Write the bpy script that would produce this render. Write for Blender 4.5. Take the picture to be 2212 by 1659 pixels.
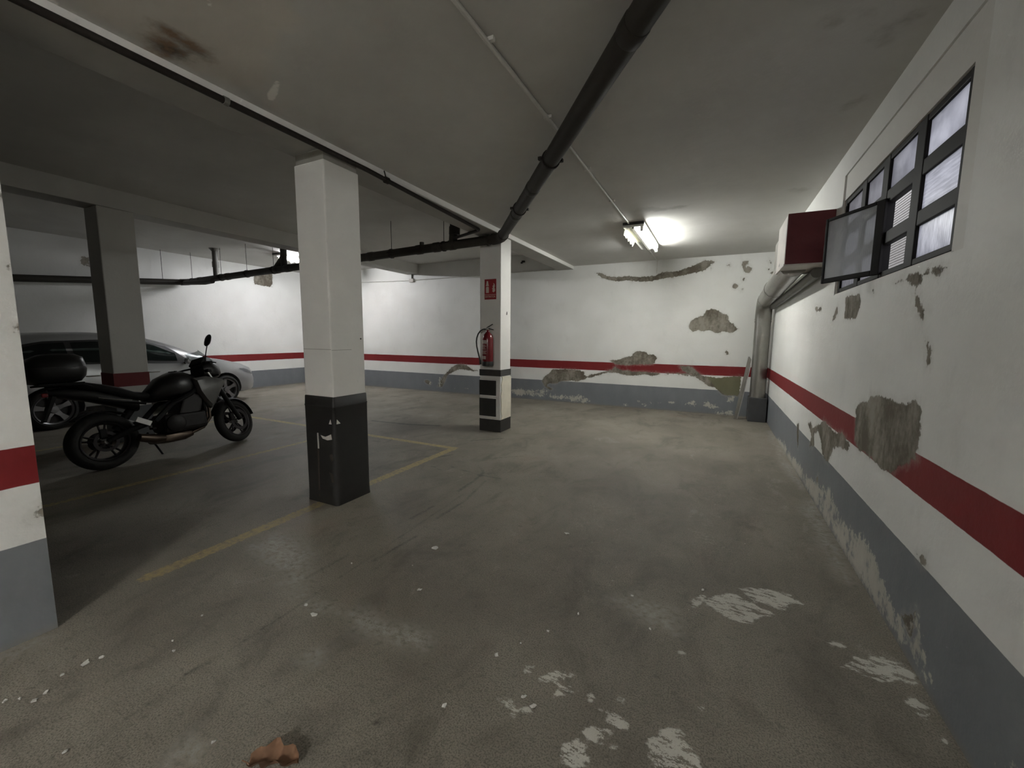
# Underground garage bay: whitewashed walls with a red stripe, columns, pipes, a motorcycle and a car
import bpy, bmesh, math, random
import numpy as np
from mathutils import Vector, Matrix

for o in list(bpy.data.objects):
    bpy.data.objects.remove(o)
SC = bpy.context.scene
COL = SC.collection

# ------------------------------------------------------------------ camera
cam_d = bpy.data.cameras.new('camera')
cam_d.sensor_fit = 'HORIZONTAL'
cam_d.sensor_width = 36.0
cam_d.lens = 881.4 / 2212 * 36.0
cam_d.clip_start = 0.02
cam = bpy.data.objects.new('camera', cam_d)
COL.objects.link(cam)
_r = Vector((0.89501861, 0.44596116, 0.00776795))
_u = Vector((-0.05828142, 0.09966552, 0.99331267))
_f = Vector((-0.44220467, 0.88948605, -0.11519374))
cam.matrix_world = Matrix(((_r.x, _u.x, -_f.x, 0), (_r.y, _u.y, -_f.y, 0), (_r.z, _u.z, -_f.z, 1.5), (0, 0, 0, 1)))
SC.camera = cam

# ------------------------------------------------------------------ world (overcast daylight outside the windows), exposure
W = bpy.data.worlds.new('world')
SC.world = W
W.use_nodes = True
bg = W.node_tree.nodes['Background']
bg.inputs[0].default_value = (0.86, 0.90, 1.0, 1)
bg.inputs[1].default_value = 0.16
vs = SC.view_settings
vs.view_transform = 'Standard'
vs.look = 'None'
vs.gamma = 1.0
vs.use_curve_mapping = False
vs.exposure = 3.65
LAMP_A = 20.0     # tube in the right bay
LAMP_B = 27.0     # tube in the far left bay
LAMP_C = 94.0     # tube behind the camera

SC.cycles.max_bounces = 5
SC.cycles.diffuse_bounces = 4
SC.cycles.glossy_bounces = 2
SC.cycles.use_light_tree = False
SC.cycles.adaptive_threshold = 0.04

# ------------------------------------------------------------------ main measures (metres)
XR, YF, XL, YB = 0.895, 8.95, -11.66, -8.0
ZC, ZC2, ZB1, ZB2 = 3.07, 3.41, 3.0, 3.16
ST, SB, SG = 0.958, 0.771, 0.485
FAR_PEEL=[[(-2.45,2.899),(-2.308,2.874),(-2.172,2.801),(-1.975,2.774),(-1.751,2.787),(-1.593,2.759),(-1.377,2.756),(-1.197,2.761),(-1.081,2.821),(-0.876,2.818),(-0.679,2.856),(-0.541,2.906),(-0.406,2.95),(-0.273,2.998),(-0.111,2.966),(-0.187,2.906),(-0.177,2.818),(-0.212,2.878),(-0.316,2.798),(-0.478,2.764),(-0.672,2.731),(-0.871,2.712),(-1.075,2.693),(-1.282,2.649),(-1.527,2.662),(-1.748,2.698),(-1.972,2.685),(-2.17,2.737),(-2.339,2.811)],[(-0.507,1.748),(-0.457,1.853),(-0.349,1.912),(-0.268,1.941),(-0.205,2.044),(-0.113,2.077),(-0.004,2.039),(0.067,1.965),(0.16,1.949),(0.179,1.846),(0.275,1.773),(0.364,1.671),(0.284,1.618),(0.153,1.627),(0.086,1.656),(0.05,1.588),(-0.032,1.612),(-0.115,1.656),(-0.278,1.641),(-0.335,1.671),(-0.431,1.626),(-0.481,1.672)],[(0.339,2.869),(0.367,2.937),(0.442,2.932),(0.452,2.889),(0.397,2.865),(0.413,2.808),(0.474,2.832),(0.509,2.788),(0.48,2.734),(0.431,2.715),(0.378,2.769)],[(0.362,2.629),(0.419,2.631),(0.416,2.57),(0.384,2.557)],[(0.204,2.495),(0.254,2.53),(0.301,2.505),(0.272,2.435),(0.22,2.452)],[(0.35,2.417),(0.392,2.43),(0.39,2.387)],[(0.151,1.228),(0.201,1.273),(0.237,1.2),(0.193,1.19)],[(0.103,2.886),(0.142,2.889),(0.136,2.855)],[(0.76,2.922),(0.822,2.891),(0.801,2.851)],[(0.747,2.765),(0.794,2.775),(0.785,2.735)],[(0.811,2.7),(0.857,2.725),(0.849,2.671)],[(-2.059,0.997),(-1.845,1.031),(-1.716,1.084),(-1.604,1.104),(-1.56,1.187),(-1.451,1.222),(-1.31,1.209),(-1.245,1.146),(-1.154,1.164),(-1.065,1.087),(-1.144,0.956),(-1.391,0.938),(-1.645,0.915),(-1.906,0.912)],[(-2.599,0.592),(-2.467,0.678),(-2.257,0.727),(-2.0,0.791),(-1.952,0.87),(-1.798,0.799),(-1.55,0.785),(-1.309,0.783),(-0.98,0.769),(-0.664,0.784),(-0.422,0.781),(-0.313,0.758),(-0.142,0.743),(0.026,0.728),(0.477,0.785),(0.452,0.386),(0.332,0.4),(0.19,0.39),(0.104,0.454),(0.038,0.519),(-0.089,0.558),(-0.177,0.623),(-0.31,0.711),(-0.42,0.741),(-0.663,0.76),(-0.98,0.754),(-1.163,0.691),(-1.307,0.734),(-1.546,0.684),(-1.744,0.7),(-1.947,0.742),(-2.127,0.733),(-2.255,0.675),(-2.465,0.599)],[(-3.653,0.468),(-3.595,0.568),(-3.463,0.658),(-3.392,0.75),(-3.076,0.771),(-2.741,0.758),(-2.603,0.725),(-2.629,0.67),(-2.546,0.608),(-2.598,0.552),(-2.789,0.507),(-2.956,0.506),(-3.183,0.48),(-3.298,0.418),(-3.503,0.406),(-3.531,0.349),(-3.383,0.288),(-3.44,0.243),(-3.591,0.345)],[(-0.649,0.933),(-0.43,0.93),(-0.361,0.862),(-0.228,0.774),(-0.142,0.743),(-0.312,0.746),(-0.444,0.787),(-0.578,0.84),(-0.603,0.887)],[(-6.548,0.379),(-6.423,0.521),(-6.259,0.662),(-6.059,0.776),(-5.786,0.763),(-5.557,0.642),(-5.387,0.633),(-5.557,0.6),(-5.786,0.632),(-6.021,0.639),(-6.22,0.547),(-6.383,0.455),(-6.551,0.141),(-6.718,0.13),(-6.632,0.272)],[(-7.163,0.277),(-7.012,0.303),(-6.907,0.222),(-6.972,0.149),(-7.1,0.211)]]
FAR_EFF=[[(-4.46,0.219),(-4.204,0.221),(-3.892,0.213),(-3.59,0.289),(-3.411,0.245),(-3.498,0.155),(-3.233,0.132),(-2.836,0.174),(-2.615,0.19),(-2.476,0.093),(-2.61,0.015),(-2.831,0.011),(-3.145,0.056),(-3.437,0.061),(-3.89,0.085),(-4.203,0.077),(-4.46,0.117)],[(-1.743,0.02),(-1.721,0.086),(-1.618,0.03)],[(-1.477,0.195),(-1.427,0.173),(-1.353,0.128),(-1.23,0.062),(-1.301,0.056),(-1.45,0.121)],[(-1.184,0.116),(-0.977,0.208),(-0.952,0.16),(-1.042,0.103)],[(-0.838,0.194),(-0.588,0.176),(-0.608,0.126),(-0.812,0.134)],[(-0.521,0.17),(-0.327,0.233),(-0.28,0.165),(-0.475,0.137)],[(-0.153,0.199),(-0.094,0.275),(-0.027,0.209),(0.143,0.153),(0.084,0.101),(-0.043,0.114),(-0.151,0.152)],[(0.254,0.348),(0.392,0.404),(0.379,0.288),(0.278,0.28)],[(0.026,0.025),(0.351,0.078),(0.356,0.008),(0.069,-0.007)],[(-6.631,0.375),(-6.548,0.345),(-6.593,0.138),(-6.697,0.132)],[(-7.034,0.285),(-6.906,0.24),(-6.972,0.149)],[(-6.185,0.13),(-6.125,0.117),(-6.145,0.082)],[(-5.828,0.169),(-5.731,0.142),(-5.79,0.095)]]
FAR_DAMP=[[(-0.121,0.744),(0.486,0.786),(0.451,0.408),(0.231,0.393),(0.06,0.497),(-0.051,0.631)]]
RIGHT_PEEL=[[(3.533,0.814),(3.578,1.032),(3.477,1.084),(3.344,1.094),(3.282,1.137),(3.106,1.171),(2.903,1.164),(2.796,1.165),(2.676,1.199),(2.583,1.183),(2.595,1.143),(2.573,1.043),(2.583,0.975),(2.604,0.943),(2.573,0.938),(2.738,0.851),(2.862,0.777),(2.978,0.758),(3.166,0.779),(3.426,0.764)],[(5.086,0.635),(4.942,0.676),(4.843,0.627),(4.521,0.741),(4.431,0.778),(4.235,0.772),(4.055,0.763),(3.828,0.789),(3.609,0.758),(3.654,0.698),(3.865,0.687),(4.043,0.622),(4.164,0.477),(4.361,0.483),(4.454,0.582),(4.593,0.652),(4.743,0.595),(4.696,0.487),(4.919,0.42),(4.845,0.546)],[(5.657,0.512),(5.537,0.55),(5.431,0.234),(5.563,0.326)],[(2.641,1.499),(2.585,1.493),(2.557,1.388),(2.605,1.367),(2.602,1.436)],[(2.465,0.503),(2.377,0.534),(2.373,0.498),(2.419,0.487)],[(4.523,0.225),(4.429,0.267),(4.444,0.199)],[(3.174,0.024),(3.106,0.061),(3.101,0.001)],[(2.533,0.148),(2.386,0.27),(2.397,0.209),(2.396,0.103),(2.459,0.113)],[(3.116,1.822),(3.05,1.841),(2.854,1.837),(2.669,1.835),(2.507,1.819),(2.565,1.809),(2.598,1.783),(2.639,1.816),(2.752,1.815),(2.762,1.784),(2.837,1.776),(2.931,1.817),(3.044,1.822)],[(2.831,1.721),(2.763,1.719),(2.737,1.66),(2.675,1.632),(2.649,1.665),(2.636,1.649),(2.701,1.597),(2.747,1.627)],[(4.129,1.83),(3.724,1.818),(3.711,1.724),(3.801,1.646),(4.114,1.659),(4.1,1.75)],[(4.339,1.786),(4.309,1.736),(4.427,1.658),(4.488,1.667)],[(5.241,1.825),(4.897,1.811),(4.949,1.766),(5.184,1.788)],[(3.53,1.816),(3.468,1.826),(3.428,1.801)],[(3.964,1.934),(3.542,1.904),(3.571,1.892),(3.868,1.898)]]
RIGHT_EFF=[[(7.422,-0.017),(6.493,0.112),(6.017,0.084),(5.465,0.132),(4.988,0.121),(4.498,0.168),(4.038,0.275),(3.901,0.257),(3.474,0.198),(3.2,0.263),(2.952,0.26),(2.803,0.194),(2.668,0.135),(2.526,0.124),(2.479,0.183),(2.383,0.259),(2.307,0.18),(2.265,0.122),(2.181,0.087),(2.171,0.047),(2.315,0.017),(2.377,0.036),(2.495,0.018),(2.704,0.005),(2.962,0.004),(3.221,-0.002),(3.601,-0.021),(3.921,-0.018),(4.318,0.007),(5.08,0.005),(5.951,-0.036)],[(1.81,0.185),(1.785,0.204),(1.753,0.191),(1.782,0.162)],[(1.777,0.109),(1.706,0.22),(1.661,0.24),(1.635,0.231),(1.757,0.089)]]
LEFT_PEEL=[[(7.207,3.144),(7.753,3.296),(7.747,2.863),(7.21,2.9)],[(3.714,3.032),(3.841,3.081),(3.841,2.832),(3.723,2.897)]]
CEIL_RUST=[[(-2.819,1.278),(-2.747,1.319),(-2.753,1.411),(-2.825,1.43),(-2.879,1.377),(-2.874,1.314)],[(-2.654,1.247),(-2.638,1.271),(-2.657,1.332),(-2.665,1.441),(-2.704,1.475),(-2.711,1.405),(-2.685,1.318)]]
CEIL_PALE=[[(-2.73,1.854),(-2.526,1.783),(-2.55,1.82),(-2.665,1.886),(-2.781,1.923),(-2.804,1.912)],[(-2.23,1.236),(-2.211,1.245),(-2.277,1.288),(-2.285,1.28)],[(-2.907,0.916),(-2.869,0.934),(-2.97,0.967),(-2.963,0.936)]]
CEIL_OLD=[[(-2.907,1.461),(-2.882,1.098),(-2.785,0.939),(-1.86,1.388),(-1.937,1.463),(-1.959,1.535),(-2.063,1.561),(-2.145,1.544),(-2.231,1.586),(-2.343,1.609),(-2.469,1.717),(-2.689,1.804),(-2.806,1.782)]]
CEIL_DARK=[[(-1.025,5.466),(-0.913,5.348),(-0.77,5.349),(-0.677,5.458),(-0.402,5.458),(-0.459,5.56),(-0.688,5.554),(-0.795,5.538),(-0.928,5.442)],[(0.571,5.403),(0.648,5.363),(0.768,5.444),(0.722,5.499)],[(0.377,2.672),(0.444,2.705),(0.488,2.682),(0.559,2.716),(0.498,2.704),(0.454,2.728),(0.393,2.703)],[(0.655,2.931),(0.676,2.863),(0.721,2.821),(0.781,2.807),(0.821,2.793),(0.784,2.843),(0.707,2.869),(0.695,2.93),(0.698,3.013)],[(0.679,3.659),(0.738,3.574),(0.747,3.609),(0.71,3.708)]]
FLOOR_CHIP=[[(0.215,2.68),(0.274,2.72),(0.433,2.765),(0.482,2.754),(0.533,2.661),(0.494,2.666),(0.452,2.653),(0.433,2.563),(0.393,2.558),(0.355,2.57),(0.316,2.591),(0.281,2.565),(0.274,2.596),(0.243,2.631)],[(0.032,2.471),(0.092,2.554),(0.164,2.609),(0.207,2.595),(0.247,2.565),(0.295,2.54),(0.379,2.505),(0.32,2.459),(0.282,2.425),(0.251,2.358),(0.188,2.347),(0.125,2.359),(0.084,2.4),(0.033,2.422)],[(-0.046,2.423),(0.004,2.509),(0.031,2.505),(0.015,2.429),(-0.025,2.36)],[(-0.691,1.536),(-0.692,1.573),(-0.681,1.568),(-0.666,1.581),(-0.656,1.549),(-0.658,1.527),(-0.676,1.528)],[(-0.62,1.512),(-0.605,1.554),(-0.558,1.599),(-0.515,1.61),(-0.472,1.622),(-0.467,1.609),(-0.509,1.593),(-0.523,1.566),(-0.481,1.558),(-0.443,1.53),(-0.465,1.51),(-0.492,1.501),(-0.518,1.469),(-0.525,1.479),(-0.517,1.53),(-0.551,1.537),(-0.592,1.521)],[(-0.724,1.356),(-0.688,1.387),(-0.659,1.359),(-0.627,1.341),(-0.609,1.318),(-0.639,1.318),(-0.676,1.333)],[(-0.626,1.354),(-0.591,1.384),(-0.576,1.358),(-0.609,1.334)],[(-0.406,1.54),(-0.386,1.559),(-0.363,1.544),(-0.369,1.523),(-0.389,1.521)],[(-0.288,1.582),(-0.268,1.601),(-0.248,1.585),(-0.261,1.565)],[(-0.31,1.469),(-0.291,1.516),(-0.249,1.508),(-0.217,1.477),(-0.248,1.439),(-0.281,1.445)],[(-0.376,1.382),(-0.351,1.409),(-0.297,1.429),(-0.273,1.411),(-0.299,1.384),(-0.298,1.356),(-0.334,1.351)],[(-0.425,1.264),(-0.422,1.3),(-0.376,1.341),(-0.349,1.316),(-0.318,1.292),(-0.322,1.264),(-0.361,1.234),(-0.407,1.24)],[(-0.156,1.442),(-0.12,1.489),(-0.078,1.548),(-0.042,1.558),(-0.01,1.509),(0.026,1.472),(0.044,1.43),(-0.103,1.356),(-0.125,1.396)],[(0.024,1.688),(0.042,1.706),(0.04,1.679)],[(-0.27,1.37),(-0.25,1.391),(-0.242,1.381),(-0.262,1.363)],[(-0.078,1.976),(-0.06,1.991),(-0.045,1.976),(-0.062,1.961)],[(-0.362,1.488),(-0.344,1.51),(-0.331,1.5),(-0.343,1.481)],[(-0.13,1.619),(-0.122,1.635),(-0.113,1.627)],[(0.06,2.282),(0.076,2.297),(0.075,2.275)],[(0.608,2.225),(0.68,2.324),(0.783,2.376),(0.858,2.37),(0.892,2.303),(0.863,2.241),(0.811,2.246),(0.732,2.189),(0.682,2.212)],[(0.789,2.114),(0.837,2.16),(0.872,2.115),(0.833,2.049),(0.798,2.064)],[(0.579,2.388),(0.649,2.414),(0.657,2.378),(0.6,2.359)],[(0.846,1.964),(0.864,1.973),(0.863,1.949)]]
FLOOR_DUST=[[(-2.881,1.641),(-2.897,1.806),(-2.701,1.836),(-2.414,1.756),(-2.169,1.555),(-2.262,1.482),(-2.705,1.606)],[(-1.851,1.431),(-1.666,1.468),(-1.206,1.511),(-1.172,1.435),(-1.297,1.386),(-1.615,1.421)],[(-1.634,0.644),(-1.649,0.67),(-1.587,0.701),(-1.557,0.666)],[(-1.641,1.167),(-1.611,1.189),(-1.581,1.154)],[(-2.254,1.56),(-1.976,1.449),(-1.809,1.453),(-1.867,1.365),(-2.285,1.47)],[(-2.933,0.507),(-2.896,0.632),(-2.852,0.593),(-2.857,0.491)],[(-0.443,2.228),(-0.319,2.326),(-0.141,2.285),(-0.116,2.108),(-0.202,2.134),(-0.341,2.183)],[(0.771,4.271),(0.894,4.537),(0.884,3.874),(0.853,3.414),(0.822,3.082),(0.795,3.423),(0.76,3.968)],[(0.872,7.739),(0.903,7.347),(0.866,5.368),(0.879,4.832),(0.824,5.247),(0.823,6.607)]]
FLOOR_CRACK=[((-2.194,1.566),(-2.185,1.874),0.008),((-1.973,1.894),(-1.939,2.301),0.01),((-2.02,0.838),(-2.011,0.97),0.01),((-1.99,0.618),(-1.999,1.336),0.003),((-1.999,1.336),(-2.082,3.154),0.004),((-2.174,2.515),(-2.163,2.804),0.012),((-1.988,2.624),(-1.983,3.056),0.012),((-1.983,3.056),(-2.079,3.565),0.012),((-2.64,3.782),(-2.238,3.702),0.015),((-2.238,3.702),(-1.964,3.711),0.015),((-2.396,3.963),(-2.232,3.799),0.015),((-2.232,3.799),(-2.183,3.51),0.015),((-2.183,3.51),(-2.166,3.204),0.015),((-2.858,3.692),(-2.702,3.648),0.015),((-2.412,4.29),(-2.1,4.577),0.01),((-3.019,4.028),(-2.93,4.199),0.02),((-3.173,3.976),(-3.135,4.027),0.015),((-3.578,3.792),(-3.528,3.849),0.015),((-4.356,4.222),(-4.189,4.271),0.015),((-1.094,1.043),(-1.091,1.074),0.008),((-7.702,7.771),(-6.58,7.662),0.02),((-5.385,5.264),(-4.596,5.337),0.03),((-4.596,5.337),(-4.069,5.511),0.03),((-8.145,5.368),(-7.833,5.72),0.02),((-3.089,4.901),(-2.741,5.254),0.015)]
FLAKES=[(-1.704,2.222),(-1.856,1.356),(-1.966,1.388),(-0.905,1.227),(-2.305,0.913),(-2.493,0.662),(-2.012,0.456),(-1.492,1.789),(-1.578,0.718),(-2.379,1.079),(-2.221,0.881),(-2.073,1.808),(-2.496,0.589),(-2.43,0.521),(-2.414,0.485),(-2.478,0.711),(-2.482,0.462),(-2.517,0.43),(-0.845,1.556),(-0.685,1.818),(-0.586,2.014),(-0.941,2.856),(-0.353,2.305),(0.012,2.558),(-0.583,1.39),(-0.634,1.411),(-0.222,2.07),(-0.775,1.677)]
R = random.Random(7)

# ------------------------------------------------------------------ node helpers
class NT:
    def __init__(s, name):
        s.m = bpy.data.materials.new(name)
        s.m.use_nodes = True
        s.t = s.m.node_tree
        s.b = s.t.nodes['Principled BSDF']
        s.out = s.t.nodes['Material Output']
    def n(s, typ, **kw):
        nd = s.t.nodes.new(typ)
        for k, v in kw.items():
            setattr(nd, k, v)
        return nd
    def put(s, sock, v):
        if isinstance(v, bpy.types.NodeSocket):
            s.t.links.new(v, sock)
        elif v is not None:
            if sock.type == 'RGBA' and len(v) == 3:
                v = (*v, 1)
            sock.default_value = v
    def math(s, op, a, b=None, c=None, clamp=False):
        nd = s.n('ShaderNodeMath', operation=op, use_clamp=clamp)
        for i, v in enumerate((a, b, c)):
            if v is not None:
                s.put(nd.inputs[i], v)
        return nd.outputs[0]
    def noise(s, scale, detail=4, rough=0.55, vec=None, dist=0.0):
        nd = s.n('ShaderNodeTexNoise')
        s.put(nd.inputs['Scale'], scale)
        s.put(nd.inputs['Detail'], detail)
        s.put(nd.inputs['Roughness'], rough)
        s.put(nd.inputs['Distortion'], dist)
        s.put(nd.inputs['Vector'], vec if vec is not None else s.pos())
        return nd.outputs['Fac']
    def pos(s):
        if not hasattr(s, '_pos'):
            s._pos = s.n('ShaderNodeNewGeometry').outputs['Position']
        return s._pos
    def obj(s):
        if not hasattr(s, '_obj'):
            s._obj = s.n('ShaderNodeTexCoord').outputs['Object']
        return s._obj
    def scale(s, vec, xyz):
        nd = s.n('ShaderNodeMapping')
        s.put(nd.inputs['Vector'], vec)
        nd.inputs['Scale'].default_value = xyz
        return nd.outputs[0]
    def sep(s, vec):
        nd = s.n('ShaderNodeSeparateXYZ')
        s.put(nd.inputs[0], vec)
        return nd.outputs
    def mix(s, f, a, b, blend='MIX'):
        nd = s.n('ShaderNodeMix', data_type='RGBA', blend_type=blend)
        s.put(nd.inputs[0], f)
        s.put(nd.inputs[6], a)
        s.put(nd.inputs[7], b)
        return nd.outputs[2]
    def step(s, v, lo, hi, a=0.0, b=1.0):
        nd = s.n('ShaderNodeMapRange', interpolation_type='SMOOTHSTEP')
        s.put(nd.inputs[0], v)
        for i, q in enumerate((lo, hi, a, b)):
            s.put(nd.inputs[i + 1], q)
        return nd.outputs[0]
    def attr(s, name):
        nd = s.n('ShaderNodeAttribute', attribute_name=name)
        return nd.outputs['Fac']
    def mask(s, name, amp, scale, w=0.006, bias=0.0, detail=6):
        v = s.math('MULTIPLY_ADD', s.math('SUBTRACT', s.noise(scale, detail, 0.6), 0.5), amp, s.attr(name))
        return s.step(v, bias - w, bias + w)
    def bump(s, h, strength=0.3, dist=0.01, prev=None):
        nd = s.n('ShaderNodeBump')
        nd.inputs['Strength'].default_value = strength
        nd.inputs['Distance'].default_value = dist
        s.put(nd.inputs['Height'], h)
        if prev is not None:
            s.t.links.new(prev, nd.inputs['Normal'])
        s.t.links.new(nd.outputs[0], s.b.inputs['Normal'])
        return nd.outputs[0]
    def set(s, color=None, rough=None, metal=None, spec=None):
        if color is not None: s.put(s.b.inputs['Base Color'], color)
        if rough is not None: s.put(s.b.inputs['Roughness'], rough)
        if metal is not None: s.put(s.b.inputs['Metallic'], metal)
        if spec is not None: s.put(s.b.inputs['Specular IOR Level'], spec)
        return s.m

def simple(name, col, rough=0.5, metal=0.0, var=0.25, nscale=18.0, bump=0.0, spec=0.5):
    """plain material with a little procedural grain"""
    k = NT(name)
    f = k.noise(nscale, 2, 0.6, k.obj())
    dark = tuple(c * (1 - var) for c in col)
    k.set(k.mix(f, dark, tuple(min(1, c * (1 + var * 0.6)) for c in col)), rough, metal, spec)
    if bump:
        k.bump(f, bump, 0.004)
    return k.m

M = {}
# --- painted wall: white with red stripe and grey foot, peeled patches from the attributes
def wall_material(name):
    k = NT(name)
    p = k.pos()
    z = k.sep(p)[2]
    nA = k.noise(0.9, 2, 0.6)
    nB = k.noise(5.0, 4, 0.65, k.scale(p, (1, 1, 0.5)))
    nC = k.noise(24, 3, 0.62)
    jag = k.math('MULTIPLY_ADD', k.math('SUBTRACT', nC, 0.5), 0.065, k.math('MULTIPLY', k.math('SUBTRACT', nB, 0.5), 0.06))
    wob = k.math('MULTIPLY_ADD', k.math('SUBTRACT', nB, 0.5), 0.010, z)
    c = k.mix(k.step(nA, 0.35, 0.7), (0.70, 0.70, 0.675), (0.77, 0.77, 0.75))
    c = k.mix(k.step(nB, 0.55, 0.80, 0, 0.25), c, (0.50, 0.50, 0.47))
    red = k.math('MULTIPLY', k.step(wob, SB - 0.002, SB + 0.002), k.step(wob, ST + 0.002, ST - 0.002))
    c = k.mix(red, c, k.mix(nB, (0.165, 0.0125, 0.015), (0.215, 0.021, 0.023)))
    gr = k.step(wob, SG + 0.002, SG - 0.002)
    c = k.mix(gr, c, k.mix(nB, (0.155, 0.166, 0.182), (0.215, 0.226, 0.24)))
    pe = k.step(k.math('ADD', k.attr('peel'), jag), -0.006, 0.006)
    halo = k.step(k.math('ADD', k.attr('peel'), k.math('MULTIPLY', jag, 1.5)), -0.05, 0.01)
    pec = k.mix(k.step(k.math('MULTIPLY_ADD', nC, 0.22, k.math('MULTIPLY', nB, 0.78)), 0.40, 0.66), (0.125, 0.108, 0.083), (0.30, 0.278, 0.235))
    da = k.step(k.math('ADD', k.attr('damp'), jag), -0.03, 0.03)
    pec = k.mix(da, pec, k.mix(nB, (0.13, 0.125, 0.075), (0.21, 0.20, 0.13)))
    c = k.mix(k.math('MULTIPLY', halo, 0.25), c, (0.42, 0.41, 0.37))
    c = k.mix(pe, c, pec)
    ef = k.step(k.math('MULTIPLY_ADD', jag, 3.0, k.attr('eff')), 0.0, 0.025)
    c = k.mix(k.math('MULTIPLY', ef, k.step(k.math('MULTIPLY_ADD', nB, 0.6, k.math('MULTIPLY', nC, 0.4)), 0.40, 0.52)), c, k.mix(nB, (0.30, 0.285, 0.25), (0.58, 0.56, 0.50)))
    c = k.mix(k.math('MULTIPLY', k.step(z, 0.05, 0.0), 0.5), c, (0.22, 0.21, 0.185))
    k.set(c, k.mix(pe, (0.55,) * 3, (0.95,) * 3), 0.0, 0.3)
    h = k.math('MULTIPLY_ADD', k.math('SUBTRACT', 1.0, pe), 0.45, k.math('MULTIPLY', nC, 0.30))
    k.bump(h, 0.45, 0.012)
    return k.m
M['wall'] = wall_material('painted_wall')

def column_material():
    k = NT('column_paint')
    nA = k.noise(2.2, 3)
    nB = k.noise(30, 2)
    c = k.mix(nA, (0.64, 0.63, 0.60), (0.74, 0.73, 0.70))
    c = k.mix(k.step(nB, 0.62, 0.80, 0, 0.2), c, (0.46, 0.45, 0.42))
    k.set(c, 0.6, 0, 0.3)
    k.bump(nB, 0.15, 0.006)
    return k.m
M['column'] = column_material()

def ceiling_material():
    k = NT('ceiling_plaster')
    nA = k.noise(1.1, 4, 0.65, None, 0.4)
    nB = k.noise(10, 4, 0.62)
    j = k.math('SUBTRACT', nB, 0.5)
    c = k.mix(nA, (0.48, 0.47, 0.44), (0.66, 0.65, 0.62))
    old = k.step(k.math('MULTIPLY_ADD', j, 0.10, k.attr('old')), -0.05, 0.05)
    c = k.mix(k.math('MULTIPLY', old, 0.55), c, k.mix(nA, (0.46, 0.40, 0.33), (0.74, 0.69, 0.62)))
    dk = k.step(k.math('MULTIPLY_ADD', j, 0.18, k.attr('dark')), -0.06, 0.05)
    c = k.mix(k.math('MULTIPLY', dk, 0.5), c, (0.25, 0.24, 0.21))
    ru = k.step(k.math('MULTIPLY_ADD', j, 0.22, k.attr('rust')), -0.09, 0.05)
    c = k.mix(k.math('MULTIPLY', ru, 0.9), c, k.mix(k.step(nB, 0.40, 0.6), (0.05, 0.028, 0.013), (0.22, 0.13, 0.065)))
    pa = k.step(k.math('MULTIPLY_ADD', j, 0.018, k.attr('pale')), -0.006, 0.006)
    c = k.mix(pa, c, (0.88, 0.86, 0.82))
    k.set(c, 0.85, 0, 0.2)
    k.bump(nB, 0.2, 0.012)
    return k.m
M['ceiling'] = ceiling_material()

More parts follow.
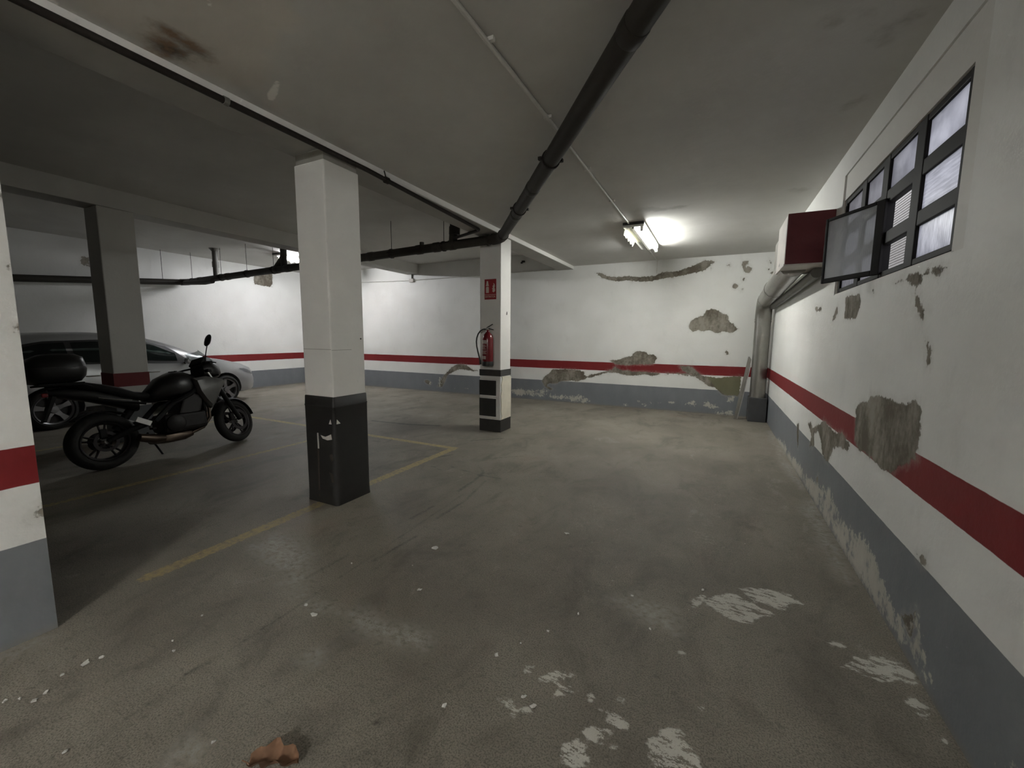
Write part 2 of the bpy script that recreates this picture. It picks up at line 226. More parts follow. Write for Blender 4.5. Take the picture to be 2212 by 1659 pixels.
def floor_material():
    k = NT('concrete_floor')
    p = k.pos()
    nA = k.noise(0.8, 3, 0.62)
    nB = k.noise(2.6, 5, 0.70, k.scale(p, (1.0, 0.6, 1)), 0.6)
    nC = k.noise(24, 4, 0.65, k.scale(p, (1, 1.3, 1)))
    fine = k.noise(150, 2, 0.7)
    rotm = k.n('ShaderNodeMapping'); k.put(rotm.inputs['Vector'], p); rotm.inputs['Rotation'].default_value = (0, 0, 0.9); rotm.inputs['Scale'].default_value = (9, 30, 1)
    nS = k.noise(1.0, 4, 0.7, rotm.outputs[0])
    j = k.math('SUBTRACT', nC, 0.5)
    c = k.mix(k.step(nA, 0.3, 0.7), (0.20, 0.179, 0.145), (0.31, 0.282, 0.234))
    c = k.mix(k.step(nB, 0.46, 0.72, 0, 0.8), c, (0.135, 0.120, 0.098))
    c = k.mix(k.step(nB, 0.40, 0.27, 0, 0.6), c, (0.40, 0.375, 0.32))
    c = k.mix(k.step(fine, 0.42, 0.66, 0.0, 0.7), c, (0.075, 0.067, 0.054))
    c = k.mix(k.step(nC, 0.44, 0.30, 0, 0.5), c, (0.10, 0.09, 0.074))
    c = k.mix(k.step(nC, 0.69, 0.76, 0, 0.35), c, (0.42, 0.40, 0.35))
    c = k.mix(k.step(nA, 0.60, 0.72, 0, 0.25), c, (0.27, 0.19, 0.15))
    wear = k.step(k.math('MULTIPLY_ADD', nC, 0.6, k.math('MULTIPLY', nB, 0.4)), 0.36, 0.60)
    ye = k.step(k.math('MULTIPLY_ADD', j, 0.05, k.attr('yel')), -0.01, 0.01)
    c = k.mix(k.math('MULTIPLY', ye, k.math('MULTIPLY_ADD', wear, 0.6, 0.2)), c, k.mix(fine, (0.40, 0.30, 0.11), (0.54, 0.42, 0.18)))
    du = k.step(k.math('MULTIPLY_ADD', k.math('SUBTRACT', nB, 0.5), 0.3, k.attr('dust')), -0.10, 0.10)
    c = k.mix(k.math('MULTIPLY', du, k.step(k.math('MULTIPLY_ADD', fine, 0.45, k.math('MULTIPLY_ADD', nC, 0.35, k.math('MULTIPLY', nB, 0.2))), 0.44, 0.56, 0, 0.55)), c, (0.52, 0.51, 0.47))
    cr = k.step(k.math('MULTIPLY_ADD', j, 0.05, k.attr('crack')), -0.012, 0.012)
    c = k.mix(k.math('MULTIPLY', cr, k.step(nB, 0.36, 0.56, 0.2, 0.85)), c, (0.055, 0.05, 0.042))
    ch = k.math('MULTIPLY', k.step(k.math('MULTIPLY_ADD', j, 0.06, k.attr('chip')), -0.006, 0.006), k.step(k.math('MULTIPLY_ADD', nS, 0.75, k.math('MULTIPLY', fine, 0.25)), 0.455, 0.495))
    c = k.mix(ch, c, k.mix(k.math('MULTIPLY_ADD', fine, 0.6, k.math('MULTIPLY', nC, 0.4)), (0.40, 0.39, 0.34), (0.70, 0.685, 0.625)))
    k.set(c, k.mix(nA, (0.55,) * 3, (0.78,) * 3), 0, 0.35)
    k.bump(k.math('MULTIPLY_ADD', fine, 0.4, nC), 0.3, 0.006)
    return k.m
M['floor'] = floor_material()

M['ceiling_plain'] = simple('bare_concrete', (0.30, 0.29, 0.26), 0.85, 0, 0.25, 6)
M['dark_soffit'] = simple('dark_soffit', (0.42, 0.41, 0.38), 0.85, 0, 0.2, 3)
M['red_paint'] = simple('red_band_paint', (0.19, 0.016, 0.018), 0.55, 0, 0.15, 12)
M['grey_paint'] = simple('grey_foot_paint', (0.14, 0.15, 0.16), 0.55, 0, 0.2, 8)
M['grey_dark'] = simple('dark_grey_plinth', (0.055, 0.056, 0.058), 0.7, 0, 0.3, 9)
M['pipe'] = simple('dark_grey_plastic_pipe', (0.034, 0.030, 0.024), 0.6, 0, 0.4, 6, 0, 0.3)
M['pipe_light'] = simple('grey_plastic_pipe', (0.16, 0.155, 0.14), 0.5, 0, 0.3, 6)
M['iron'] = simple('rusty_black_iron', (0.022, 0.017, 0.014), 0.6, 0.3, 0.5, 30)
M['conduit'] = simple('grey_conduit', (0.62, 0.61, 0.57), 0.5, 0, 0.2, 10)
M['rubber'] = simple('black_rubber', (0.017, 0.016, 0.015), 0.55, 0, 0.4, 8, 0.15)
M['black_paint'] = simple('black_paint', (0.028, 0.027, 0.026), 0.55, 0, 0.4, 9)
M['white_paint'] = simple('scuffed_white', (0.62, 0.60, 0.56), 0.7, 0, 0.15, 20)
M['scuff_brown'] = simple('worn_brown', (0.055, 0.042, 0.034), 0.8, 0, 0.4, 25)
M['cream_sheet'] = simple('cream_padding', (0.62, 0.58, 0.48), 0.7, 0, 0.18, 7)
M['red_gloss'] = simple('red_enamel', (0.15, 0.010, 0.014), 0.25, 0, 0.15, 4)
M['red_board'] = simple('dark_red_paint', (0.115, 0.010, 0.014), 0.6, 0, 0.2, 12)
M['sign_red'] = simple('sign_red', (0.25, 0.014, 0.018), 0.5, 0, 0.12, 5)
M['sign_white'] = simple('sign_white', (0.60, 0.56, 0.48), 0.5, 0, 0.1, 5)
M['label'] = simple('paper_label', (0.46, 0.40, 0.37), 0.5, 0, 0.25, 60)
M['black'] = simple('black_plastic', (0.014, 0.014, 0.014), 0.45, 0, 0.3, 20)
M['galv'] = simple('galvanised_sheet', (0.30, 0.29, 0.265), 0.36, 0.8, 0.25, 5)
M['steel'] = simple('bright_steel', (0.55, 0.55, 0.54), 0.28, 1.0, 0.15, 10)
M['white_trim'] = simple('white_trim', (0.60, 0.56, 0.52), 0.6, 0, 0.15, 8)
M['brown_frame'] = simple('dark_brown_paint', (0.008, 0.0065, 0.0065), 0.6, 0, 0.35, 15, 0, 0.15)
M['plaster'] = simple('plaster_flake', (0.66, 0.65, 0.61), 0.9, 0, 0.15, 40)
M['leaf'] = simple('dry_leaf', (0.20, 0.105, 0.058), 0.8, 0, 0.45, 25, 0.3)
M['lamp_white'] = simple('lamp_housing', (0.72, 0.72, 0.68), 0.5, 0, 0.08, 8)
M['yellowed'] = simple('yellowed_plastic', (0.62, 0.60, 0.42), 0.4, 0, 0.2, 15)
M['tyre'] = simple('tyre_rubber', (0.014, 0.0135, 0.013), 0.8, 0, 0.3, 30)
M['bike_black'] = simple('bike_gloss_black', (0.006, 0.006, 0.0065), 0.35, 0, 0.2, 10)
M['bike_matt'] = simple('bike_matt_black', (0.007, 0.007, 0.0075), 0.65, 0, 0.3, 20, 0, 0.25)
M['bike_grey'] = simple('bike_grey_shroud', (0.16, 0.16, 0.155), 0.40, 0.3, 0.15, 12)
M['bike_engine'] = simple('engine_metal', (0.022, 0.020, 0.020), 0.5, 0.5, 0.4, 30)
M['bike_rim'] = simple('rim_dark_metal', (0.04, 0.036, 0.038), 0.45, 0.6, 0.2, 12)
M['exhaust'] = simple('burnt_exhaust_steel', (0.13, 0.10, 0.078), 0.4, 0.9, 0.35, 12)
M['car'] = simple('silver_car_paint', (0.44, 0.45, 0.46), 0.28, 0.55, 0.05, 60)
M['alloy'] = simple('alloy_wheel', (0.30, 0.30, 0.31), 0.35, 0.7, 0.1, 10)
M['chrome'] = simple('chrome', (0.75, 0.75, 0.75), 0.12, 1.0, 0.05, 10)
M['amber'] = simple('amber_lens', (0.45, 0.12, 0.02), 0.2, 0, 0.1, 10)
def glass_dark(name, col, rough, alpha_mix):
    k = NT(name)
    g = k.n('ShaderNodeBsdfTransparent')
    g.inputs[0].default_value = (*col, 1)
    mx = k.n('ShaderNodeMixShader')
    mx.inputs[0].default_value = alpha_mix
    k.set(k.mix(k.noise(3), (0.012, 0.014, 0.014), (0.02, 0.022, 0.022)), rough, 0, 0.6)
    k.t.links.new(g.outputs[0], mx.inputs[1])
    k.t.links.new(k.b.outputs[0], mx.inputs[2])
    k.t.links.new(mx.outputs[0], k.out.inputs[0])
    return k.m
M['car_glass'] = glass_dark('tinted_car_glass', (0.42, 0.50, 0.47), 0.05, 0.35)
M['clear_glass'] = glass_dark('clear_plastic', (0.80, 0.82, 0.82), 0.05, 0.25)
M['head_lens'] = glass_dark('headlight_lens', (0.85, 0.87, 0.88), 0.04, 0.3)
def pane_material(name, kind):
    """ribbed obscure glass: daylight comes through it diffused"""
    k = NT(name)
    p = k.sep(k.pos())
    if kind == 'rows':
        w = k.math('SINE', k.math('MULTIPLY', p[2], 300.0))
        st = k.noise(3.0, 6, 0.7, k.scale(k.pos(), (1, 2.5, 26)))
    elif kind == 'ribs':
        w = k.math('SINE', k.math('MULTIPLY', p[1], 330.0))
        st = k.noise(6.0, 4, 0.6, k.scale(k.pos(), (1, 8, 2)))
    else:
        w = k.math('SINE', k.math('MULTIPLY', p[1], 500.0))
        st = k.noise(5.0, 4, 0.6)
    amp = {'rows': 0.07, 'ribs': 0.10, 'plain': 0.03}[kind]
    f = k.math('MULTIPLY_ADD', w, amp, k.step(st, 0.25, 0.75, 0.42, 0.78))
    tr = k.n('ShaderNodeBsdfTranslucent')
    k.put(tr.inputs[0], k.mix(f, (0.22, 0.22, 0.25), (0.97, 0.96, 0.98)))
    gl = k.n('ShaderNodeBsdfGlossy')
    gl.inputs['Roughness'].default_value = 0.25
    gl.inputs[0].default_value = (0.9, 0.9, 0.9, 1)
    mx = k.n('ShaderNodeMixShader')
    mx.inputs[0].default_value = 0.06
    k.t.links.new(tr.outputs[0], mx.inputs[1])
    k.t.links.new(gl.outputs[0], mx.inputs[2])
    k.t.links.new(mx.outputs[0], k.out.inputs[0])
    return k.m
M['pane_plain'] = pane_material('obscure_glass_plain', 'plain')
M['pane_rows'] = pane_material('obscure_glass_rows', 'rows')
M['pane_ribs'] = pane_material('obscure_glass_ribs', 'ribs')
def sash_glass():
    k = NT('grey_ribbed_sash_glass')
    p = k.sep(k.obj())
    w = k.math('SINE', k.math('MULTIPLY', p[0], 420.0))
    tr = k.n('ShaderNodeBsdfTransparent')
    k.put(tr.inputs[0], k.mix(k.math('MULTIPLY_ADD', w, 0.2, 0.5), (0.78, 0.79, 0.80), (0.96, 0.97, 0.97)))
    df = k.n('ShaderNodeBsdfTranslucent')
    k.put(df.inputs[0], k.mix(k.noise(4, 5, 0.6, k.obj()), (0.80, 0.82, 0.84), (0.95, 0.96, 0.97)))
    k.set(k.mix(k.math('MULTIPLY_ADD', w, 0.25, k.noise(9, 3, 0.6, k.obj())), (0.58, 0.60, 0.60), (0.80, 0.82, 0.82)), 0.3, 0, 0.5)
    m1 = k.n('ShaderNodeMixShader'); m1.inputs[0].default_value = 0.22
    m2 = k.n('ShaderNodeMixShader'); m2.inputs[0].default_value = 0.26
    k.t.links.new(tr.outputs[0], m1.inputs[1]); k.t.links.new(df.outputs[0], m1.inputs[2])
    k.t.links.new(m1.outputs[0], m2.inputs[1]); k.t.links.new(k.b.outputs[0], m2.inputs[2])
    k.t.links.new(m2.outputs[0], k.out.inputs[0])
    return k.m
M['sash_glass'] = sash_glass()
def emitter(name, col, s):
    k = NT(name)
    e = k.n('ShaderNodeEmission')
    k.put(e.inputs[0], k.mix(k.noise(2, 2, 0.5, k.obj()), col, tuple(min(1, c * 1.03) for c in col)))
    e.inputs[1].default_value = s
    k.t.links.new(e.outputs[0], k.out.inputs[0])
    return k.m
M['tubeA'] = emitter('lit_tube_right_bay', (0.97, 1.0, 0.945), LAMP_A)
M['tubeB'] = emitter('lit_tube_left_bay', (0.95, 0.96, 1.0), LAMP_B)
M['tubeC'] = emitter('lit_tube_behind', (1.0, 0.975, 0.94), LAMP_C)

# ------------------------------------------------------------------ mesh helpers
class MB:
    def __init__(s):
        s.v, s.f = [], []
    def add(s, vs, fs):
        o = len(s.v)
        s.v += [tuple(q) for q in vs]
        s.f += [tuple(i + o for i in f) for f in fs]
        return s
    def box(s, a, b, rot=None, at=None):
        (x0, y0, z0), (x1, y1, z1) = a, b
        vs = [(x0, y0, z0), (x1, y0, z0), (x1, y1, z0), (x0, y1, z0), (x0, y0, z1), (x1, y0, z1), (x1, y1, z1), (x0, y1, z1)]
        if rot is not None:
            vs = [tuple(rot @ Vector(q)) for q in vs]
        if at is not None:
            vs = [tuple(Vector(q) + Vector(at)) for q in vs]
        return s.add(vs, [(0, 3, 2, 1), (4, 5, 6, 7), (0, 1, 5, 4), (1, 2, 6, 5), (2, 3, 7, 6), (3, 0, 4, 7)])
    def rings(s, rs, cap=True, closed=False):
        n = len(rs[0]); vs = [q for r in rs for q in r]; fs = []
        m = len(rs)
        for i in range(m if closed else m - 1):
            for j in range(n):
                fs.append((i * n + j, i * n + (j + 1) % n, ((i + 1) % m) * n + (j + 1) % n, ((i + 1) % m) * n + j))
        if cap and not closed:
            fs.append(tuple(reversed(range(n))))
            fs.append(tuple((m - 1) * n + j for j in range(n)))
        return s.add(vs, fs)
    def tube(s, pts, r, n=12, closed=False, cap=True):
        P = [Vector(p) for p in pts]
        rr = r if isinstance(r, (list, tuple)) else [r] * len(P)
        rs = []
        up = None
        for i, p in enumerate(P):
            if closed:
                t = (P[(i + 1) % len(P)] - P[i - 1]).normalized()
            else:
                t = (P[min(i + 1, len(P) - 1)] - P[max(i - 1, 0)]).normalized()
            if up is None:
                up = t.orthogonal().normalized()
            up = (up - t * up.dot(t))
            up = up.normalized() if up.length > 1e-6 else t.orthogonal().normalized()
            w = t.cross(up)
            rs.append([tuple(p + (up * math.cos(a) + w * math.sin(a)) * rr[i]) for a in [2 * math.pi * k / n for k in range(n)]])
        return s.rings(rs, cap, closed)
    def lathe(s, prof, n=28, axis='Z', at=(0, 0, 0), closed=False):
        """prof: (radius, height) pairs around the axis"""
        rs = []
        for r, h in prof:
            ring = []
            for k in range(n):
                a = 2 * math.pi * k / n
                c, d = r * math.cos(a), r * math.sin(a)
                q = {'Z': (c, d, h), 'X': (h, c, d), 'Y': (d, h, c)}[axis]
                ring.append((q[0] + at[0], q[1] + at[1], q[2] + at[2]))
            rs.append(ring)
        return s.rings(rs, not closed, closed)
    def prism(s, poly, d, plane='XZ', base=0.0):
        """2D outline extruded by d along the missing axis"""
        def P(a, b, c):
            return {'XZ': (a, c, b), 'YZ': (c, a, b), 'XY': (a, b, c)}[plane]
        n = len(poly)
        vs = [P(a, b, base) for a, b in poly] + [P(a, b, base + d) for a, b in poly]
        fs = [tuple(range(n)), tuple(reversed(range(n, 2 * n)))] + [(i, (i + 1) % n, n + (i + 1) % n, n + i) for i in range(n)]
        return s.add(vs, fs)
    def mesh(s, name):
        me = bpy.data.meshes.new(name)
        me.from_pydata(s.v, [], s.f)
        bm = bmesh.new(); bm.from_mesh(me)
        bmesh.ops.recalc_face_normals(bm, faces=bm.faces)
        bm.to_mesh(me); bm.free()
        return me
    def build(s, name, mat, parent=None, smooth=False, bevel=0.0, seg=2, auto=35):
        me = s.mesh(name)
        o = bpy.data.objects.new(name, me)
        COL.objects.link(o)
        me.materials.append(mat if not isinstance(mat, str) else M[mat])
        if smooth:
            me.shade_smooth()
            me.set_sharp_from_angle(angle=math.radians(auto))
        if bevel:
            md = o.modifiers.new('bevel', 'BEVEL')
            md.width = bevel; md.segments = seg; md.limit_method = 'ANGLE'; md.angle_limit = math.radians(40)
        if parent is not None:
            o.parent = parent
        return o

def empty(name, loc=(0, 0, 0), rot=(0, 0, 0)):
    o = bpy.data.objects.new(name, None)
    o.empty_display_size = 0.1
    COL.objects.link(o)
    o.location = loc
    o.rotation_euler = rot
    return o
def tag(o, label=None, cat=None, group=None, kind=None):
    if label: o['label'] = label
    if cat: o['category'] = cat
    if group: o['group'] = group
    if kind: o['kind'] = kind
    return o

# ------------------------------------------------------------------ signed distance of traced wear outlines
def sdf_poly(px, py, poly):
    P = np.array(poly, dtype=float)
    lo, hi = P.min(0) - 0.35, P.max(0) + 0.35
    out = np.full(px.shape, -0.35)
    sel = (px > lo[0]) & (px < hi[0]) & (py > lo[1]) & (py < hi[1])
    if not sel.any():
        return out
    x, y = px[sel], py[sel]
    d2 = np.full(x.shape, 1e9)
    ins = np.zeros(x.shape, dtype=bool)
    n = len(P)
    for i in range(n):
        ax, ay = P[i]; bx, by = P[(i + 1) % n]
        ex, ey = bx - ax, by - ay
        t = np.clip(((x - ax) * ex + (y - ay) * ey) / (ex * ex + ey * ey + 1e-12), 0, 1)
        d2 = np.minimum(d2, (x - ax - t * ex) ** 2 + (y - ay - t * ey) ** 2)
        c = ((ay > y) != (by > y))
        if ey != 0:
            ins ^= c & (x < (ex) * (y - ay) / ey + ax)
    d = np.sqrt(d2)
    out[sel] = np.where(ins, np.minimum(d, 0.35), -np.minimum(d, 0.35))
    return out
def sdf_line(px, py, a, b, w):
    ex, ey = b[0] - a[0], b[1] - a[1]
    t = np.clip(((px - a[0]) * ex + (py - a[1]) * ey) / (ex * ex + ey * ey + 1e-12), 0, 1)
    return np.clip(w - np.sqrt((px - a[0] - t * ex) ** 2 + (py - a[1] - t * ey) ** 2), -0.35, 0.35)
def union(px, py, polys=(), lines=()):
    v = np.full(px.shape, -0.35)
    for p in polys:
        v = np.maximum(v, sdf_poly(px, py, p))
    for a, b, w in lines:
        v = np.maximum(v, sdf_line(px, py, a, b, w))
    return v
def spaced(*segs):
    """(start, end, step) runs joined into one list of grid coordinates"""
    out = []
    for a, b, st in segs:
        n = max(1, int(round((b - a) / st)))
        out += [a + (b - a) * i / n for i in range(n)]
    out.append(segs[-1][1])
    return np.array(out)
def slab(name, U, V, fn, thick, mat, attrs, hole=None):
    """a slab whose visible face is a grid u,v -> fn(u,v,depth); depth runs away from the room; hole = (u0,u1,v0,v1)"""
    uu, vv = np.meshgrid(U, V, indexing='ij')
    nu, nv = len(U), len(V)
    front = [fn(a, b, 0.0) for a, b in zip(uu.ravel(), vv.ravel())]
    fs = []
    hid = set()
    if hole:
        i0, i1 = int(np.argmin(abs(U - hole[0]))), int(np.argmin(abs(U - hole[1])))
        j0, j1 = int(np.argmin(abs(V - hole[2]))), int(np.argmin(abs(V - hole[3])))
    for i in range(nu - 1):
        for j in range(nv - 1):
            if hole and i0 <= i < i1 and j0 <= j < j1:
                continue
            fs.append((i * nv + j, (i + 1) * nv + j, (i + 1) * nv + j + 1, i * nv + j + 1))
    vs = list(front)
    rim = [(i, 0) for i in range(nu)] + [(nu - 1, j) for j in range(1, nv)] + [(i, nv - 1) for i in range(nu - 2, -1, -1)] + [(0, j) for j in range(nv - 2, 0, -1)]
    def skirt(loop, back_cap):
        o = len(vs)
        for i, j in loop:
            vs.append(fn(U[i], V[j], thick))
        m = len(loop)
        for q in range(m):
            a, b = loop[q], loop[(q + 1) % m]
            fs.append((a[0] * nv + a[1], o + q, o + (q + 1) % m, b[0] * nv + b[1]))
        if back_cap:
            fs.append(tuple(range(o, o + m)))
    skirt(rim, not hole)
    if hole:
        lp = [(i, j0) for i in range(i0, i1 + 1)] + [(i1, j) for j in range(j0 + 1, j1 + 1)] + [(i, j1) for i in range(i1 - 1, i0 - 1, -1)] + [(i0, j) for j in range(j1 - 1, j0, -1)]
        skirt(lp, False)
    me = bpy.data.meshes.new(name)
    me.from_pydata(vs, [], fs)
    me.update()
    for an, val in attrs.items():
        at_ = me.attributes.new(an, 'FLOAT', 'POINT')
        full = np.full(len(vs), -0.35, dtype=np.float32)
        full[:nu * nv] = val(uu.ravel(), vv.ravel())
        at_.data.foreach_set('value', full)
    o = bpy.data.objects.new(name, me)
    COL.objects.link(o)
    me.materials.append(M[mat])
    o['kind'] = 'structure'
    return o
NONE = lambda u, v: np.full(u.shape, -0.35)
# ------------------------------------------------------------------ the room shell
def plain_attrs(o, names):
    me = o.data
    for an in names:
        a = me.attributes.new(an, 'FLOAT', 'POINT')
        a.data.foreach_set('value', np.full(len(me.vertices), -0.35, dtype=np.float32))
    return o
WALL_A = ('peel', 'eff', 'damp')
CEIL_A = ('old', 'dark', 'rust', 'pale')

YEL = [((-3.07, 1.13), (-3.09, 2.36), 0.05), ((-3.09, 2.36), (-3.08, 4.46), 0.05), ((-3.10, 4.46), (-7.7, 4.46), 0.045), ((-5.16, 1.0), (-5.14, 4.46), 0.04), ((-7.7, -0.5), (-7.7, 4.46), 0.04)]
slab('floor', spaced((-12.0, -3.3, 0.07), (-3.3, 1.1, 0.02)), spaced((YB - 0.1, 0.4, 0.14), (0.4, 3.2, 0.02), (3.2, 9.15, 0.045)),
     lambda u, v, d: (u, v, -d), 0.12, 'floor',
     {'chip': lambda u, v: union(u, v, FLOOR_CHIP), 'dust': lambda u, v: union(u, v, FLOOR_DUST),
      'crack': lambda u, v: union(u, v, (), FLOOR_CRACK), 'yel': lambda u, v: union(u, v, (), YEL)})
WY0, WY1, WZ0, WZ1 = 2.40, 4.50, 1.88, 2.87
slab('wall_right', spaced((YB - 0.1, 0.8, 0.2), (0.8, WY0, 0.03), (WY0, WY1, 0.03), (WY1, 9.1, 0.05)), spaced((0, WZ0, 0.03), (WZ0, WZ1, 0.03), (WZ1, 3.3, 0.07)),
     lambda u, v, d: (XR + d, u, v), 0.28, 'wall',
     {'peel': lambda u, v: union(u, v, RIGHT_PEEL), 'eff': lambda u, v: union(u, v, RIGHT_EFF), 'damp': NONE}, hole=(WY0, WY1, WZ0, WZ1))
slab('wall_far', spaced((-12.0, -6.0, 0.08), (-6.0, 1.17, 0.03)), spaced((0, 3.6, 0.03)),
     lambda u, v, d: (u, YF + d, v), 0.25, 'wall',
     {'peel': lambda u, v: union(u, v, FAR_PEEL), 'eff': lambda u, v: union(u, v, FAR_EFF), 'damp': lambda u, v: union(u, v, FAR_DAMP)})
slab('wall_left', spaced((YB - 0.1, 9.2, 0.08)), spaced((0, 3.6, 0.08)), lambda u, v, d: (XL - d, u, v), 0.25, 'wall',
     {'peel': lambda u, v: union(u, v, LEFT_PEEL), 'eff': NONE, 'damp': NONE})
slab('wall_back', spaced((-12.0, 1.17, 0.5)), spaced((0, 3.6, 0.3)), lambda u, v, d: (u, YB - d, v), 0.25, 'wall', {a: NONE for a in WALL_A})
# wall end that stands at the left edge of the picture
PIER_CHIPS = [[(0.67, 0.60), (0.71, 0.61), (0.71, 0.66), (0.69, 0.65)], [(0.66, 1.78), (0.71, 1.80), (0.71, 1.83)], [(0.68, 1.5), (0.71, 1.5), (0.71, 1.56)], [(0.685, 2.1), (0.71, 2.1), (0.71, 2.13)]]
slab('wall_near', spaced((YB, 0.3, 0.3), (0.3, 0.70, 0.01)), spaced((0, 3.05, 0.025)), lambda u, v, d: (-2.94 - d, u, v), 0.37, 'wall',
     {'peel': lambda u, v: union(u, v, PIER_CHIPS), 'eff': NONE, 'damp': NONE})
ceil = slab('ceiling', spaced((-2.97, -1.2, 0.025), (-1.2, 1.17, 0.06)), spaced((YB, 0.3, 0.2), (0.3, 2.6, 0.025), (2.6, 9.1, 0.06)), lambda u, v, d: (u, v, ZC + d), 0.5, 'ceiling',
     {'old': lambda u, v: union(u, v, CEIL_OLD), 'dark': lambda u, v: union(u, v, CEIL_DARK), 'rust': lambda u, v: union(u, v, CEIL_RUST), 'pale': lambda u, v: union(u, v, CEIL_PALE)})
slab('ceiling', spaced((-12.0, -3.28, 0.2)), spaced((YB, 9.1, 0.2)), lambda u, v, d: (u, v, ZC2 + d), 0.15, 'ceiling', {a: NONE for a in CEIL_A})
b1 = MB().box((-3.31, YB, ZB1), (-2.94, YF + 0.1, ZC2 + 0.15)).build('beam', 'column', ceil, bevel=0.012)
b2 = MB().box((-7.68, YB, ZB2), (-7.31, YF + 0.1, ZC2 + 0.15)).build('beam', 'column', ceil, bevel=0.012)

for b_ in (b1, b2):                      # darker colour on the underside, lighter on the sides
    b_.data.materials.append(M['dark_soffit'])
    for f_ in b_.data.polygons:
        if f_.normal.z < -0.9:
            f_.material_index = 1

# ------------------------------------------------------------------ windows in the right wall
def bars(win, items, mat='brown_frame', name='frame_bar', x0=0.915, x1=0.965):
    for (y0, y1, z0, z1) in items:
        MB().box((x0, y0, z0), (x1, y1, z1)).build(name, mat, win, bevel=0.004)
def make_window(name, full):
    w = empty(name, (XR, 3.43, WZ0))
    w['kind'] = 'structure'
    inv = Matrix.Translation((-XR, -3.43, -WZ0))
    kids = []
    def keep(o):
        o.matrix_parent_inverse = inv
        kids.append(o)
        return o
    # plaster surround, set back a little from the wall face
    f0, f1, g0, g1 = 2.53, 4.49, 1.895, 2.665
    for a in ((WY0, f0, WZ0, WZ1), (f1, WY1, WZ0, WZ1), (f0, f1, g1, WZ1)):
        keep(MB().box((XR + 0.012, a[0], a[2]), (XR + 0.24, a[1], a[3])).build('surround', 'column', w))
    keep(MB().box((XR + 0.005, f0 - 0.02, 1.865), (XR + 0.26, f1 + 0.02, 1.888)).build('sill', 'column', w))
    cols = [(2.58, 2.98), (3.095, 3.49), (3.60, 3.94), (4.04, 4.45)]
    rows = [(1.932, 2.10), (2.18, 2.36), (2.442, 2.628)]
    # frame: stiles and rails
    ys = [f0] + [q for c in cols for q in c] + [f1]
    for i in range(0, len(ys), 2):
        keep(MB().box((0.915, ys[i], g0), (0.965, ys[i + 1], g1)).build('stile', 'brown_frame', w, bevel=0.006))
    zs = [g0] + [q for r in rows for q in r] + [g1]
    for ci, (a, b) in enumerate(cols):
        for i in range(0, len(zs), 2):
            keep(MB().box((0.918, a - 0.005, zs[i]), (0.96, b + 0.005, zs[i + 1])).build('rail', 'brown_frame', w, bevel=0.006))
        for ri, (z0, z1) in enumerate(rows):
            if ci == 1 and ri < 2 and full:
                continue                                  # this casement stands open
            keep(MB().box((0.932, a - 0.003, z0 - 0.003), (0.938, b + 0.003, z1 + 0.003)).build('pane', 'pane_' + ('ribs', 'rows', 'plain')[ri], w))
    if full:
        # the open sash, hinged on the stile beyond, swung into the garage
        hinge = Vector((0.912, 3.455, 0)); free = Vector((0.688, 3.875, 0))
        d = (free - hinge); L = d.length; ang = math.atan2(d.y, d.x)
        rot = Matrix.Rotation(ang, 3, 'Z')
        z0, z1, t = 1.915, 2.385, 0.018
        sash = None
        for (a, b, c, e) in ((0, 0.062, z0, z1), (L - 0.022, L, z0, z1), (0.062, L - 0.022, z0, z0 + 0.035), (0.062, L - 0.022, z1 - 0.022, z1)):
            o = MB().box((a, -t / 2, c), (b, t / 2, e), rot, hinge).build('sash_bar', 'brown_frame', w, bevel=0.004)
            keep(o)
        gp = MB().box((0.062, -0.003, z0 + 0.035), (L - 0.022, 0.003, z1 - 0.022)).build('sash_pane', 'sash_glass', w)
        gp.matrix_parent_inverse = inv
        gp.location = hinge; gp.rotation_euler = (0, 0, ang)
    return w
make_window('window_1', True)
# boarded wall across the light well outside, glimpsed through the open casement
wo_ = MB().box((1.94, 3.0, -0.1), (2.05, 10.0, 3.7)).build('wall_outside', 'column')
wo_['kind'] = 'structure'
bm_ = MB().box((-0.012, -3.5, -0.013), (0.012, 3.5, 0.013)).mesh('board')
bm_.materials.append(M['white_trim'])
for i in range(56):
    o = bpy.data.objects.new('board', bm_); COL.objects.link(o)
    o.location = (1.932, 6.5, 1.9 + i * 0.032); o.rotation_euler = (0, math.radians(14), 0); o.parent = wo_

# ------------------------------------------------------------------ columns
def column(x0, x1, y0, y1, top, label):
    c = empty('column', ((x0 + x1) / 2, (y0 + y1) / 2, 0))
    tag(c, label, 'column')
    c['inv'] = 1
    del c['inv']
    def part(mb, name, mat, **k):
        o = mb.build(name, mat, c, **k)
        o.matrix_parent_inverse = Matrix.Translation(-c.location)
        return o
    return c, part
